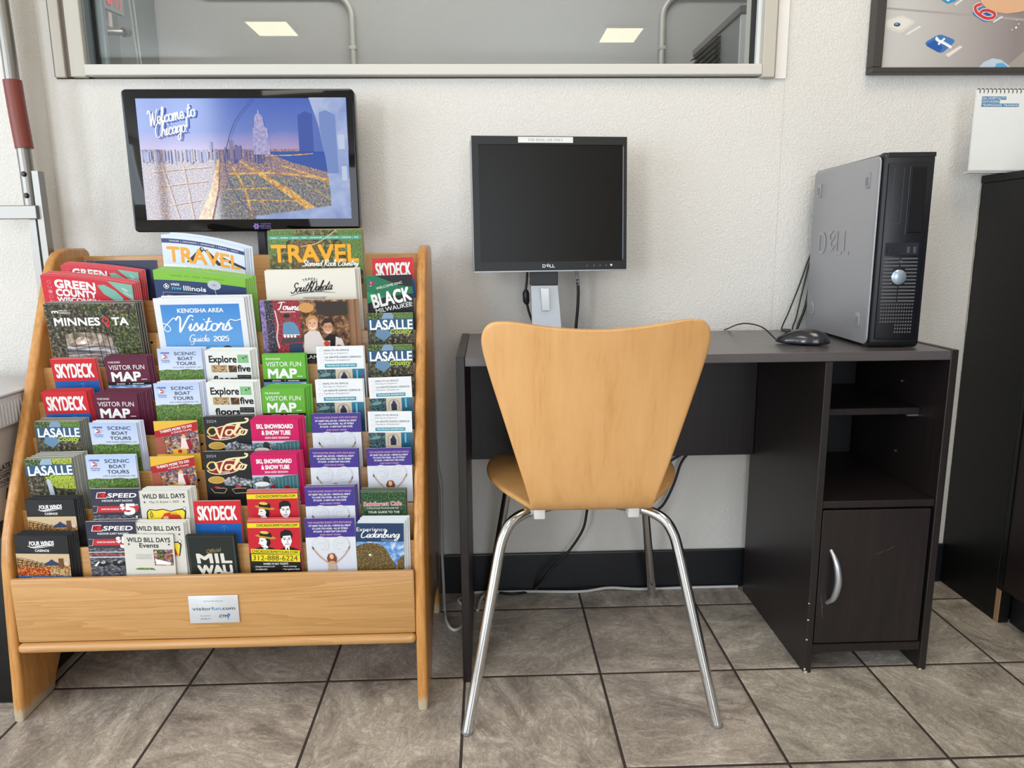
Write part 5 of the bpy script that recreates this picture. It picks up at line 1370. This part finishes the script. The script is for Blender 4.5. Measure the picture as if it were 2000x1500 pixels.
def d_more(A):
    yl = ink((228, 180, 62)); A.rect(0, 0, 100, 229, P_crowd); A.rect(0, 0, 100, 26, yl)
    A.poly([(0, 24), (100, 3), (100, 24), (0, 42)], ink((172, 26, 40))); A.text("THERE'S MORE TO DO", 12, 23.5, 6.0, WHT, w=76, bold=.05, rot=-11); A.text('in DeKalb County', 38, 26.5, 4.6, WHT, w=48, bold=.01, rot=-10)
    A.poly([(0, 40), (16, 38), (22, 60), (20, 229), (0, 229)], ink((160, 84, 66))); A.poly([(60, 42), (66, 38), (72, 44), (76, 68), (56, 72)], ink((236, 220, 216))); A.ell(66, 38, 4, 4.6, ink((224, 176, 150))); A.poly([(70, 46), (80, 44), (84, 70), (76, 72)], ink((150, 24, 40)))
    A.poly([(38, 68), (70, 68), (70, 229), (38, 229)], yl); A.ell(54, 74, 5, 4.4, ink((172, 40, 36))); A.rect(0, 80, 100, 229, yl)


def d_black(A):
    gr = ink((24, 112, 76)); A.rect(0, 0, 100, 229, ink((26, 24, 28))); A.poly([(0, 0), (20, 0), (70, 22), (98, 26), (100, 40), (40, 46), (0, 34)], gr); A.poly([(0, 34), (40, 46), (0, 60)], ink((34, 140, 92)))
    A.rect(6, 11, 17, 20, ink((150, 40, 110))); A.text('I', 10, 12.5, 5, WHT, bold=.06); A.text('VISIT', 6, 21, 2, WHT)
    A.text('WELCOME DNC', 20, 25, 5.2, WHT, w=58, rot=-12, bold=.01)
    A.text('BLACK', 8, 41, 29, WHT, w=84, bold=.05, rot=-11); A.text('MILWAUKEE', 16, 72, 9.5, WHT, w=80, rot=-10, bold=.02); A.stroke([(74, 62), (84, 58), (98, 62)], .7, ink((200, 200, 200)), 4)


# ---- magazines, 205 mm wide
def m_minn(A):
    A.rect(0, 0, 205, 275, P_dark); lt = picture('print_low_sun', 60, [(0.36, (92, 84, 66)), (0.5, (150, 134, 116)), (0.64, (206, 190, 178))]); A.poly([(20, 78), (60, 66), (120, 70), (150, 84), (150, 275), (20, 275)], lt); A.ell(74, 90, 17, 13, picture('print_sun_haze', 90, [(0.36, (150, 130, 112)), (0.5, (206, 182, 168)), (0.62, (236, 216, 204))])); A.ell(74, 91, 6, 4.5, ink((246, 232, 222)))
    A.poly([(30, 98), (80, 95), (150, 100), (150, 275), (30, 275)], picture('print_ripples', 40, [(0.38, (66, 62, 60)), (0.5, (130, 122, 118)), (0.58, (196, 196, 200)), (0.66, (232, 232, 238))], stretch=(0.5, 1, 4)))
    for x, w in ((112, 1.4), (124, 1.0), (136, 1.8), (146, 1.2), (60, .8), (88, 1.0), (34, 2), (22, 3)): A.stroke([(x, 150), (x - 3, 100), (x - 8, 40)], w, ink((34, 30, 24)), 3)
    A.poly([(136, 40), (150, 30), (160, 16), (176, 22), (205, 10), (205, 275), (170, 275), (158, 180), (152, 120), (142, 90), (146, 70)], picture('print_fir', 170, [(0.34, (22, 26, 18)), (0.46, (46, 54, 30)), (0.56, (84, 92, 48)), (0.66, (156, 158, 118))])); A.poly([(0, 0), (26, 0), (36, 90), (30, 275), (0, 275)], P_dark); A.poly([(84, 0), (140, 0), (136, 16), (124, 26), (110, 22), (96, 26), (90, 12)], MATS['print_fir'])
    A.text('m', 16, 14, 7, WHT, w=14, bold=.1); A.text('EXPLORE', 32, 14, 3.4, WHT, bold=.02); A.text('MINNESOTA', 32, 19, 3.4, WHT, bold=.02); A.text('2025 TRAVEL GUIDE', 146, 16, 2.6, ink((214, 170, 160)))
    A.text('MINNES', 18, 32, 18, WHT, w=102, bold=.06); A.text('TA', 148, 32, 18, WHT, w=36, bold=.06)
    A.stroke([(128.6, 34), (134.5, 32), (140, 37), (137, 45), (131, 45), (128, 38), (130, 33.6)], 3.4, ink((206, 44, 56)), 6); A.ell(137, 52, 5, 3.6, ink((206, 44, 56)), -20); A.ell(137, 52, 2, 1.4, P_dark, -20)


def m_green(A):
    A.rect(0, 0, 205, 275, ink((204, 34, 52))); tl = ink((122, 178, 160))
    A.text('GREEN', 30, 9, 19, WHT, w=90, bold=.08); A.text('COUNTY', 30, 31, 16, WHT, w=90, bold=.08); A.text('WISCONSIN', 30, 50, 11, WHT, w=96, bold=.07)
    for k, c in enumerate('GUIDE'): A.text(c, 14, 10 + k * 11.5, 8, ink((226, 130, 134)), w=9, bold=.0, rot=12)
    A.poly([(126, 14), (142, 10), (166, 22), (182, 40), (176, 52), (158, 46), (138, 34)], tl); A.poly([(150, 0), (205, 0), (205, 44), (184, 30)], tl); A.text('VISIT', 182, 10, 5, WHT, rot=28, bold=.02); A.text('LOCAL', 186, 20, 5, WHT, rot=28)
    A.rect(0, 66, 205, 275, WHT); A.poly([(20, 64), (110, 66), (205, 62), (205, 275), (20, 275)], P_crowd); A.rect(26, 68, 110, 120, ink((206, 210, 214))); A.ell(44, 70, 14, 5, BLK)
    for k in range(3): A.ell(70 + k * 14, 78, 8, 7, ink((184, 188, 192)))


def m_keno(A):
    A.rect(0, 0, 205, 275, ink((226, 228, 232))); A.rect(14, 15, 192, 275, gradient('print_blue_sky', 2, -0.14, 0, [(0, (112, 172, 226)), (1, (52, 126, 200))]))
    A.text('KENOSHA AREA', 103, 24, 10, WHT, w=104, al='C', bold=.035)
    A.pen('Visitors', 38, 78, 17.5, 3.4, WHT, w=130, shear=.22); A.stroke([(14, 58), (24, 62), (30, 72), (22, 78), (16, 70), (26, 58), (40, 46), (46, 52)], 2.0, WHT, 6); A.stroke([(158, 62), (168, 52), (180, 54), (196, 50)], 2.0, WHT, 6)
    A.pen('Guide', 68, 103, 8.5, 1.8, WHT, w=46, shear=.15); A.pen('2025', 124, 102, 7.2, 2.3, WHT, w=36, shear=.05)
    A.ell(154, 122, 12, 9, ink((66, 52, 46))); A.rect(146, 122, 162, 275, ink((150, 112, 92)))


def m_nwil(A):
    A.rect(0, 0, 205, 275, ink((36, 56, 100))); lime = ink((126, 184, 60))
    A.rect(0, 0, 205, 22, lime); A.text('THEATER   ART   WINE   PADDLE SPORTS', 36, 9, 3.8, ink((70, 120, 40)), w=120)
    A.stroke([(26, 30), (32, 36), (26, 42), (20, 36), (26, 30)], 1.2, WHT, 6); A.poly([(24, 32), (30, 37), (24, 40)], WHT)
    A.text('visit', 36, 27, 7, WHT, w=20, bold=.03); A.text('nw', 38, 35, 8.5, ink((90, 170, 206)), w=22, bold=.06); A.text('Illinois', 64, 33, 11, WHT, w=50, bold=.04)
    A.stroke([(17, 50), (118, 50), (118, 120), (17, 120), (17, 50)], .9, ink((170, 180, 200)), 1); A.text('TRAVEL', 26, 57, 16, WHT, w=82, bold=.045)
    A.ell(134, 26, 15, 11, ink((196, 200, 214))); A.stroke([(134, 34), (138, 60), (144, 100)], 1.2, ink((206, 210, 220)), 3)
    for k in range(9):
        a = k * .7; A.stroke([(134, 26), (134 + 14 * math.cos(a), 26 + 10 * math.sin(a))], .5, ink((120, 124, 140)), 1)
    A.poly([(170, 60), (205, 50), (205, 130), (160, 130)], ink((60, 90, 120)))


def m_travel(A):
    A.rect(0, 0, 205, 275, ink((206, 218, 236))); A.rect(0, 9, 205, 20, ink((44, 54, 110))); A.text('FAMILIES  |  HIGHLIGHTS  |  ADVENTURE  |  DINING  |  TRAILS', 20, 12.6, 3.6, WHT, w=170)
    for p in ([(96, 24), (104, 30), (70, 66), (58, 66)], [(104, 30), (112, 26), (150, 66), (136, 66)], [(140, 46), (150, 40), (205, 58), (205, 66)]): A.poly(p, BLK)
    A.ell(100, 27, 6, 4, BLK, 30); A.ell(100, 27, 3, 2, ink((206, 218, 236)), 30)
    A.text('TRAVEL', 12, 28, 39, ink((236, 160, 32)), w=180, bold=.045); A.rect(0, 74, 205, 275, WHT); A.text('ILLINOIS', 60, 78, 9, ink((60, 70, 110)), w=80)


def m_starved(A):
    A.rect(0, 0, 205, 275, picture('print_gorge', 110, [(0.34, (30, 38, 18)), (0.48, (72, 76, 36)), (0.58, (118, 108, 58)), (0.70, (190, 196, 120))])); A.poly([(150, 0), (205, 0), (205, 90), (176, 70), (168, 36)], P_canopy); A.poly([(60, 22), (120, 26), (100, 90), (50, 90)], P_tree); A.poly([(0, 0), (60, 0), (30, 40), (0, 60)], P_canopy)
    A.rect(0, 12, 205, 21, ink((72, 150, 120))); A.text('FAMILY  |  DINING  |  HIKING  |  WINE  |  ADVENTURE  |  SCENIC RIVER  |  LODGING  |  2025', 6, 15, 3.2, WHT, w=192, bold=.02)
    A.stroke([(70, 36), (104, 30), (134, 12), (150, 0)], 1.6, ink((206, 190, 150)), 3)
    A.text('TRAVEL', 6, 31, 38, ink((240, 166, 24)), w=190, bold=.05)
    A.pen('Starved Rock Country', 70, 79, 6.8, 1.6, WHT, w=124, shear=.3)


def m_dakota(A):
    A.rect(0, 0, 205, 275, CREAM)
    for k, c in enumerate('TRAVEL'): A.text(c, 86 + k * 6.6, 22 - 5 * math.sin(math.pi * (k + .5) / 6), 6.2, BLK, al='C', bold=.03, rot=-18 + k * 7.2)
    A.pen('South', 54, 52, 11, 1.9, BLK, w=48, shear=.5, rot=-4); A.pen('Dakota', 98, 50, 11, 1.9, BLK, w=50, shear=.5, rot=-4); A.stroke([(54, 58), (80, 52), (120, 50), (158, 53)], 1.6, BLK, 4, taper=True)
    A.stroke([(84, 62), (136, 62), (136, 70), (84, 70), (84, 62)], .7, BLK, 1); A.text('2025 VACATION GUIDE', 110, 64, 3.8, BLK, w=46, al='C', bold=.03)


def m_couple(A):
    # 180 wide
    A.rect(0, 0, 205, 275, P_bar); A.rect(0, 0, 92, 275, P_maroonwall); A.rect(0, 0, 11, 275, picture('print_lilac', 120, [(0.4, (90, 80, 130)), (0.6, (150, 140, 190))])); A.poly([(11, 0), (30, 0), (34, 275), (14, 275)], picture('print_dark_shelf', 300, [(0.4, (24, 22, 30)), (0.56, (66, 60, 76)), (0.68, (190, 186, 190))]))
    A.stroke([(34, 24), (38, 60), (33, 90), (37, 116)], 3, ink((214, 206, 204)), 4)
    A.pen('Towne', 40, 22, 9, 2.2, WHT, w=52, shear=.2, rot=3); A.rect(46, 27, 82, 28.6, WHT)
    skin, dk = ink((206, 152, 116)), ink((44, 32, 28))
    A.poly([(48, 82), (50, 56), (60, 50), (74, 52), (84, 62), (88, 82)], ink((96, 140, 176))); A.ell(60, 43, 7, 9, ink((120, 78, 58))); A.ell(60, 37, 7.6, 5, dk); A.poly([(44, 92), (90, 90), (96, 100), (44, 104)], ink((66, 62, 66)))
    for k in range(4): A.ell(52 + k * 8, 87, 3, 3, WHT)
    A.rect(48, 82, 88, 84, ink((230, 226, 220))); A.poly([(60, 116), (64, 104), (90, 104), (96, 130), (60, 130)], ink((44, 60, 92)))
    # two smiling people
    A.ell(108, 18, 18, 12, ink((206, 150, 88))); A.poly([(130, 4), (205, 4), (205, 36), (150, 40), (132, 28)], ink((54, 46, 40)))
    A.poly([(94, 130), (98, 84), (116, 70), (134, 76), (144, 100), (150, 130)], ink((216, 206, 202))); A.ell(119, 57, 13, 18, ink((222, 170, 138))); A.poly([(104, 62), (105, 44), (114, 36), (126, 37), (134, 46), (133, 54), (124, 44), (112, 48), (108, 62)], ink((190, 140, 90)))
    A.ell(114, 55, 2, 1.1, dk); A.ell(125, 55, 2, 1.1, dk); A.stroke([(113, 65), (120, 69), (127, 64)], 1.8, WHT, 4); A.stroke([(119, 56), (121, 61), (118, 62)], .8, ink((186, 128, 104)), 3)
    A.poly([(140, 130), (146, 92), (158, 82), (172, 84), (186, 96), (196, 130)], BLK); A.poly([(168, 130), (172, 88), (186, 94), (198, 130)], ink((222, 214, 210))); A.ell(155, 66, 12, 16, ink((206, 150, 118))); A.poly([(142, 66), (142, 52), (150, 44), (162, 44), (170, 54), (169, 64), (162, 54), (148, 56)], dk)
    A.stroke([(145, 64), (149, 61), (153, 64), (149, 67), (145, 64)], .9, dk, 4); A.stroke([(157, 64), (161, 61), (165, 64), (161, 67), (157, 64)], .9, dk, 4); A.stroke([(149, 75), (155, 79), (161, 75)], 1.8, WHT, 4)
    for cx, cy in ((150, 106), (178, 116)): A.poly([(cx - 8, cy - 8), (cx + 8, cy - 8), (cx + 6, cy + 14), (cx - 5, cy + 14)], ink((226, 214, 210))); A.ell(cx, cy - 1, 7, 7, ink((196, 66, 44)))
    A.rect(92, 130, 205, 275, BLK); A.text('LAMOILLE', 98, 133, 9, WHT, w=70, bold=.02); A.text('GUIDE', 104, 145, 9, ink((110, 108, 108)), w=44)


def m_navy(A):
    A.rect(0, 0, 205, 275, ink((30, 34, 66))); A.rect(20, 0, 22, 20, ink((120, 124, 150))); A.rect(44, 0, 45, 20, ink((120, 124, 150)))
# ================================================================== leaflets and magazines in the pockets
PAPER = flat('paper_edge', (222, 220, 214), 0.6)


def bend_obj(o, fn, nx, nz, W, H):
    bm = bmesh.new(); bm.from_mesh(o.data)
    for k in range(1, nx):
        bmesh.ops.bisect_plane(bm, geom=bm.verts[:] + bm.edges[:] + bm.faces[:], plane_co=(-W / 2 + W * k / nx, 0, 0), plane_no=(1, 0, 0))
    for k in range(1, nz):
        bmesh.ops.bisect_plane(bm, geom=bm.verts[:] + bm.edges[:] + bm.faces[:], plane_co=(0, 0, -H * k / nz), plane_no=(0, 0, 1))
    for v in bm.verts: v.co = fn(v.co)
    bm.to_mesh(o.data); bm.free(); o.data.update()


def body_mesh(name, W, H, th, rgb, edge):
    b = MB()
    c = flat('sheet_%02x%02x%02x' % tuple(rgb), rgb, 0.42)
    x, h = W / 2, H
    b.add([(-x, 0, -h), (x, 0, -h), (x, 0, 0), (-x, 0, 0), (-x, th, -h), (x, th, -h), (x, th, 0), (-x, th, 0)], [(0, 1, 2, 3), (5, 4, 7, 6)], c)
    b.add([(-x, 0, -h), (x, 0, -h), (x, 0, 0), (-x, 0, 0), (-x, th, -h), (x, th, -h), (x, th, 0), (-x, th, 0)], [(4, 5, 1, 0), (3, 2, 6, 7), (1, 5, 6, 2), (4, 0, 3, 7)], edge)
    return b.build(name)


COVERS = {}


def pile(kind, key, fn, bg, tl, tr, k, label, n=0, back=None, dx=0.0, dz=0.0, th=0.0013, off=0.0015, bend=None, edge=PAPER, W=None, H=None, cut=None, lean=0.0):
    """front copy at the photographed place in pocket k, n copies fanned out behind it (dx, dz in millimetres)"""
    W = W or (100.0 if kind == 'leaflet' else 205.0); H = H or (229.0 if kind == 'leaflet' else 275.0)
    NRM = Matrix.Rotation(math.radians(2.0 + lean), 3, 'X') @ Vector((0, -1, 0))
    P0 = Vector((0, tier_y(k), tier_z(k))) - NRM * off
    a = on_plane(tl[0], tl[1], P0, NRM); c = on_plane(tr[0], tr[1], P0, NRM)
    w = (c - a).length
    ax = (c - a).normalized(); az = -NRM.cross(ax); az = ax.cross(NRM) * -1
    if az.z < 0: az = -az
    ay = -NRM
    s = w / (W / 1000.0)
    def place(o, ddx, ddy, ddz, roll=0.0):
        org = a + ax * (w / 2 + ddx) + ay * ddy + az * ddz
        m = Matrix(((ax.x, ay.x, az.x, org.x), (ax.y, ay.y, az.y, org.y), (ax.z, ay.z, az.z, org.z), (0, 0, 0, 1)))
        o.matrix_world = m @ Matrix.Rotation(roll, 4, 'Y') @ Matrix.Diagonal((s, 1, s, 1))
    hh = H
    full = tier_z(k) - 0.125 if k else 0.166
    top = min(a.z, c.z)
    hmax = (top - full) / 1.0 / s * 1000.0
    hh = min(H, hmax)
    root = thing(kind, label, kind)
    o = body_mesh('pages', W / 1000, hh / 1000, th, bg, edge)
    ck = (key, bool(bend))
    if ck in COVERS and not bend:
        cv = COVERS[ck].copy(); COL.objects.link(cv)
    else:
        A = Art(W, min(H, cut or 128.0)); fn(A); cv = A.build('cover'); COVERS[ck] = cv
    cv.parent = root; o.parent = root
    if bend:
        bend_obj(o, bend, 14, 4, W / 1000, hh / 1000); bend_obj(cv, bend, 14, 4, W / 1000, hh / 1000)
    place(root, 0, 0, 0)
    rng = random.Random(len(label) * 7 + k)
    if n:
        m0 = body_mesh(kind, W / 1000, hh / 1000, th, bg, edge)
        if bend: bend_obj(m0, bend, 14, 2, W / 1000, hh / 1000)
        for i in range(1, n + 1):
            q = m0 if i == 1 else m0.copy()
            if i > 1: COL.objects.link(q)
            place(q, dx / 1000 * i / n + rng.uniform(-.0011, .0011), th + 0.0007 + th * 1.12 * (i - 1), dz / 1000 * i / n + rng.uniform(-.0012, .0012), 0.0 if bend else rng.uniform(-.010, .010))
            tag(q, back, kind, back + ' pile')
    return root


L_, G_ = 'leaflet', 'magazine'
MRN, GRN, MAG, PUR, SCN, CRM = (88, 20, 50), (92, 168, 48), (200, 22, 92), (58, 46, 130), (196, 204, 226), (208, 206, 198)
mar = lambda A: d_map(A, (92, 22, 52), 'CHICAGO', P_cloud)
grn = lambda A: d_map(A, (98, 172, 50), 'MILWAUKEE', ink((120, 160, 214)))
wfl = lambda A: d_lasalle(A, 1)
wev = lambda A: d_wild(A, 1)
BK = flat('black_sheet_edge', (44, 44, 46), 0.5)
# first column
pile(L_, 'four', d_four, (28, 28, 30), (26, 1045), (131, 1046), 0, "black casino leaflet with a sunset skyline, lowest row against the rack's end panel", 7, 'spare black casino leaflet fanned behind the lowest-row one', 15, 6, edge=BK)
pile(L_, 'four', d_four, (28, 28, 30), (48, 976), (144, 975), 1, 'black casino leaflet behind and above its lowest-row twin', 5, 'spare black casino leaflet fanned behind the upper one', 13, 5, edge=BK)
pile(L_, 'lasw', wfl, (120, 121, 114), (46, 898), (139, 895), 2, 'green leaflet with a waterfall and blue lettering band, above the black casino leaflets', 6, 'spare green leaflet in the thick pile behind the waterfall leaflet', 24, 11, th=.0023)
pile(L_, 'las', d_lasalle, (84, 88, 78), (66, 824), (154, 823), 3, 'green leaflet with blue lettering band, directly under the two red end-column leaflets', 5, 'spare green leaflet behind the one under the red leaflets', 14, 6, th=.002)
pile(L_, 'sky', d_sky, (196, 38, 48), (80, 766), (168, 764), 4, 'red leaflet with tall white capitals, beside the thick maroon map pile', 5, 'spare red leaflet fanned behind the one beside the maroon maps', 12, 5, lean=5, edge=flat('red_edge', (150, 70, 66), 0.5))
pile(L_, 'sky', d_sky, (196, 38, 48), (97, 702), (184, 700), 5, 'red leaflet with tall white capitals, directly under the dark forest magazine', 2, 'spare red leaflet behind the one under the forest magazine', 4, 1, lean=6)
pile(G_, 'minn', m_minn, (40, 38, 34), (84, 594), (263, 592), 6, 'magazine with a dark forest and low sun on its cover', 3, 'spare forest magazine behind the front one', 10, 3, th=.003, cut=165, lean=5)
def droop(D, pw=1.7, lift=0.0, fwd=0.0):
    def f(v):
        u = max(0.0, min(1.0, v.x / 0.205 + 0.5)); k = max(0.0, 1.0 + v.z / 0.20)
        return Vector((v.x, v.y + fwd * k * (1 - u) ** 2, v.z - D * u ** pw * k))
    return f
pile(G_, 'green', m_green, (196, 36, 52), (78, 537), (254, 535), 7, 'red county magazine bowing out above the forest magazine', 4, 'spare red county magazine behind the bowed front one', 14, 8, th=.002, bend=droop(.026, 1.5), lean=4, cut=110)
pile(G_, 'green2', m_green, (196, 36, 52), (118, 517), (268, 515), 8, 'red county magazine tucked behind its bowed twin at the rack top', 3, 'spare red county magazine at the very back of the pocket', 12, 6, th=.002, bend=droop(.024, 1.5), cut=80)
pile(G_, 'navy', m_navy, (30, 34, 66), (150, 509), (306, 508), 8, 'dark navy magazine behind the red county magazines', th=.003, off=.022, cut=40)
# second column
pile(L_, 'kart', d_kart, (48, 48, 70), (166, 1019), (264, 1018), 0, 'dark racing leaflet with a five dollar offer and karts, in the lowest row', 1, 'spare racing leaflet behind the lowest-row one', 1, 1)
pile(L_, 'kart', d_kart, (48, 48, 70), (175, 955), (271, 954), 1, 'dark racing leaflet with a five dollar offer, under the boat tour leaflets', 1, 'spare racing leaflet behind the upper one', 1, 1)
pile(L_, 'scen', d_scenic, SCN, (166, 890), (264, 889), 2, 'pale boat tour leaflet directly above the dark racing leaflets', 1, 'spare boat tour leaflet above the racing leaflets', 2, 1)
pile(L_, 'scen', d_scenic, SCN, (173, 826), (266, 826), 3, 'pale boat tour leaflet directly under the thick maroon map pile', 4, 'spare boat tour leaflet in the pile under the maroon maps', 12, 5, lean=5)
pile(L_, 'mar', mar, MRN, (181, 770), (267, 770), 4, 'maroon fun map folder at the front of the thick lower pile', 8, 'spare maroon map folder in the thick lower pile', 27, 9, lean=4, edge=flat('maroon_edge', (120, 56, 78), 0.5))
pile(L_, 'mar', mar, MRN, (202, 699), (287, 697), 5, 'maroon fun map folder under the dark forest magazine', 4, 'spare maroon map folder in the upper pile', 10, 4, lean=4, edge=flat('maroon_edge', (120, 56, 78), 0.5))
# third column
pile(L_, 'wev', wev, CRM, (240, 1043), (338, 1044), 0, 'cream leaflet with a small square photo, frontmost in the lowest row', off=-.0012)
pile(L_, 'wild', d_wild, CRM, (259, 1021), (358, 1021), 0, 'cream western days leaflet half hidden behind the one with a photo', 4, 'spare cream leaflet in the lowest-row pile', 9, 4, off=.003)
pile(L_, 'wild', d_wild, CRM, (270, 959), (366, 957), 1, 'cream western days leaflet with a yellow and red drawing', 6, 'spare cream leaflet behind the one with the yellow drawing', 15, 7)
pile(L_, 'more', d_more, (190, 120, 70), (292, 892), (379, 890), 2, 'red and yellow county leaflet, lower of the two', 0)
pile(L_, 'more', d_more, (190, 120, 70), (299, 823), (384, 821), 3, 'red and yellow county leaflet, upper of the two', 0)
pile(L_, 'scen', d_scenic, SCN, (299, 749), (388, 747), 4, 'pale boat tour leaflet above the red and yellow county leaflets', 4, 'spare boat tour leaflet above the county leaflets', 12, 4)
pile(L_, 'scen', d_scenic, SCN, (306, 681), (393, 680), 5, 'pale boat tour leaflet directly under the sky blue magazine', 3, 'spare boat tour leaflet under the sky blue magazine', 10, 3)
pile(G_, 'keno', m_keno, (222, 224, 228), (298, 583), (476, 580), 6, 'sky blue visitors magazine with a white border and handwriting', 3, 'spare sky blue magazine behind the front one', 14, 3, th=.003, cut=160, lean=5)
pile(G_, 'nwil', m_nwil, (120, 176, 62), (298, 527), (477, 527), 7, 'navy travel magazine with a lime band and drooping corner', 5, 'spare navy magazine behind the lime banded one', 20, 7, th=.0018, lean=4, bend=droop(.021, 1.6), cut=110)
pile(G_, 'trav', m_travel, (206, 218, 236), (314, 458), (474, 458), 8, 'white travel magazine with orange capitals, drooping at the rack top', 4, 'spare white travel magazine behind the drooping one', 16, 4, th=.002, bend=droop(.036, 1.7), cut=120)
# fourth column
pile(L_, 'mil', d_mil, (32, 38, 36), (362, 1046), (457, 1045), 0, 'dark green leaflet with big cream capitals in the lowest row', 2, 'spare dark green leaflet behind the cream lettered one', 4, 1, lean=4, edge=BK)
pile(L_, 'sky', d_sky, (196, 38, 48), (377, 979), (467, 978), 1, 'red and blue leaflet with tall white capitals, above the dark green one', 1, 'spare red leaflet above the dark green leaflet', 2, 0)
pile(L_, 'volo', d_volo, (26, 27, 30), (396, 882), (492, 880), 2, 'black museum leaflet with a red oval logo, lower of the two', 1, 'spare black museum leaflet behind the lower one', 2, 1)
pile(L_, 'volo', d_volo, (26, 27, 30), (396, 814), (493, 811), 3, 'black museum leaflet with a red oval logo, upper of the two', 2, 'spare black museum leaflet behind the upper one', 3, 1)
pile(L_, 'expl', d_explore, (224, 226, 222), (402, 747), (494, 747), 4, 'white leaflet with food photos and a green map, lower of the two', 4, 'spare white food leaflet behind the lower one', 12, 4, lean=4)
pile(L_, 'expl', d_explore, (224, 226, 222), (399, 685), (488, 685), 5, 'white leaflet with food photos and a green map, upper of the two', 5, 'spare white food leaflet behind the upper one', 12, 4, lean=5)
# fifth column
pile(L_, 'crim', d_crime, (190, 60, 60), (482, 1019), (584, 1018), 0, 'red and black leaflet with a phone number and two suited men, lowest row', 3, 'spare red leaflet behind the one with a phone number', 1, 5)
pile(L_, 'crim', d_crime, (190, 60, 60), (481, 963), (580, 961), 1, 'red leaflet with two suited men, behind the one showing a phone number', 4, 'spare red leaflet behind the upper suited men', 1, 6)
pile(L_, 'ski', d_ski, MAG, (488, 889), (579, 887), 2, 'magenta ski leaflet, lower of the two', 5, 'spare magenta leaflet behind the lower ski leaflet', 12, 7, lean=3, edge=flat('magenta_edge', (170, 60, 100), 0.5))
pile(L_, 'ski', d_ski, MAG, (488, 820), (582, 819), 3, 'magenta ski leaflet, upper of the two', 5, 'spare magenta leaflet behind the upper ski leaflet', 12, 8, lean=3, edge=flat('magenta_edge', (170, 60, 100), 0.5))
pile(L_, 'grn', grn, GRN, (510, 759), (594, 758), 4, 'bright green fun map folder, lower of the two', 5, 'spare green map folder behind the lower one', 14, 7, edge=flat('green_edge', (110, 160, 70), 0.5))
pile(L_, 'grn', grn, GRN, (511, 692), (595, 691), 5, 'bright green fun map folder, upper of the two', 2, 'spare green map folder behind the upper one', 4, 2, edge=flat('green_edge', (110, 160, 70), 0.5))
pile(G_, 'coup', m_couple, (150, 110, 80), (506, 587), (678, 585), 6, 'magazine with two smiling people and a man at a red wall', 2, 'spare magazine behind the two smiling people', 24, 0, th=.003, cut=160, lean=4)
pile(G_, 'dako', m_dakota, (222, 218, 206), (516, 529), (693, 525), 7, 'cream travel magazine with black brush lettering', 3, 'spare cream magazine behind the brush lettered one', 10, 2, th=.003, cut=110)
pile(G_, 'star', m_starved, (150, 130, 80), (522, 450), (705, 448), 8, 'green woodland travel magazine with orange capitals, tallest on the rack', 2, 'spare woodland magazine behind the tallest one', 5, 1, th=.003, cut=120)
# sixth column
for k, tl, tr, lab, n, bl in ((0, (594, 1013), (692, 1011), 'purple concert leaflet with a singer raising her arms, in the lowest row', 0, None),
    (1, (594, 952), (691, 950), 'second purple concert leaflet up from the singer in the lowest row', 4, 'spare purple leaflet behind the second one up'),
    (2, (604, 877), (698, 876), 'third purple concert leaflet up from the singer in the lowest row', 1, 'spare purple leaflet behind the third one up'),
    (3, (607, 808), (703, 806), 'topmost purple concert leaflet, under the white exhibit leaflets', 1, 'spare purple leaflet behind the topmost one')):
    pile(L_, 'purp', d_purple, PUR, tl, tr, k, lab, n, bl, 6 if n > 1 else 2, 4 if n > 1 else 0)
pile(L_, 'heal', d_health, (228, 231, 234), (615, 742), (708, 740), 4, 'white space exhibit leaflet directly above the topmost purple leaflet', 1, 'spare white exhibit leaflet above the purple ones', 2, 0)
pile(L_, 'heal', d_health, (228, 231, 234), (617, 677), (709, 675), 5, 'white space exhibit leaflet overlapping the magazine with two people', 1, 'spare white exhibit leaflet by the magazine', 2, 0)
# seventh column
pile(L_, 'ceda', d_cedar, (206, 214, 222), (695, 1022), (788, 1022), 0, 'navy leaflet with white handwriting over a tree photo, lowest row', 5, 'spare navy leaflet in the curled pile behind the tree photo', 11, 14)
pile(L_, 'rain', d_rain, (30, 60, 40), (704, 961), (792, 960), 1, 'dark green jungle leaflet with red and white lettering', 3, 'spare dark green leaflet behind the jungle one', 2, 6)
pile(L_, 'purp', d_purple, PUR, (715, 876), (803, 874), 2, 'purple concert leaflet directly above the dark green jungle leaflet', 0)
pile(L_, 'heal', d_health, (228, 231, 234), (718, 804), (804, 803), 3, 'white space exhibit leaflet above a purple leaflet at the end panel', 0)
pile(L_, 'heal', d_health, (228, 231, 234), (719, 738), (803, 735), 4, 'white space exhibit leaflet under the two blue-banded end leaflets', 0)
pile(L_, 'las', d_lasalle, (70, 84, 60), (716, 674), (805, 672), 5, 'green leaflet with blue lettering band, above a white exhibit leaflet', 0)
pile(L_, 'las', d_lasalle, (70, 84, 60), (716, 612), (806, 610), 6, 'green leaflet with blue lettering band, below the black city leaflet', 0)
pile(L_, 'blac', d_black, (28, 26, 30), (714, 539), (805, 536), 7, 'black and green city leaflet with slanted white capitals', 0)
pile(L_, 'sky', d_sky, (196, 38, 48), (726, 505), (807, 502), 8, 'red leaflet with tall white capitals, alone above the black city leaflet', 0)
bpy.context.view_layer.update()
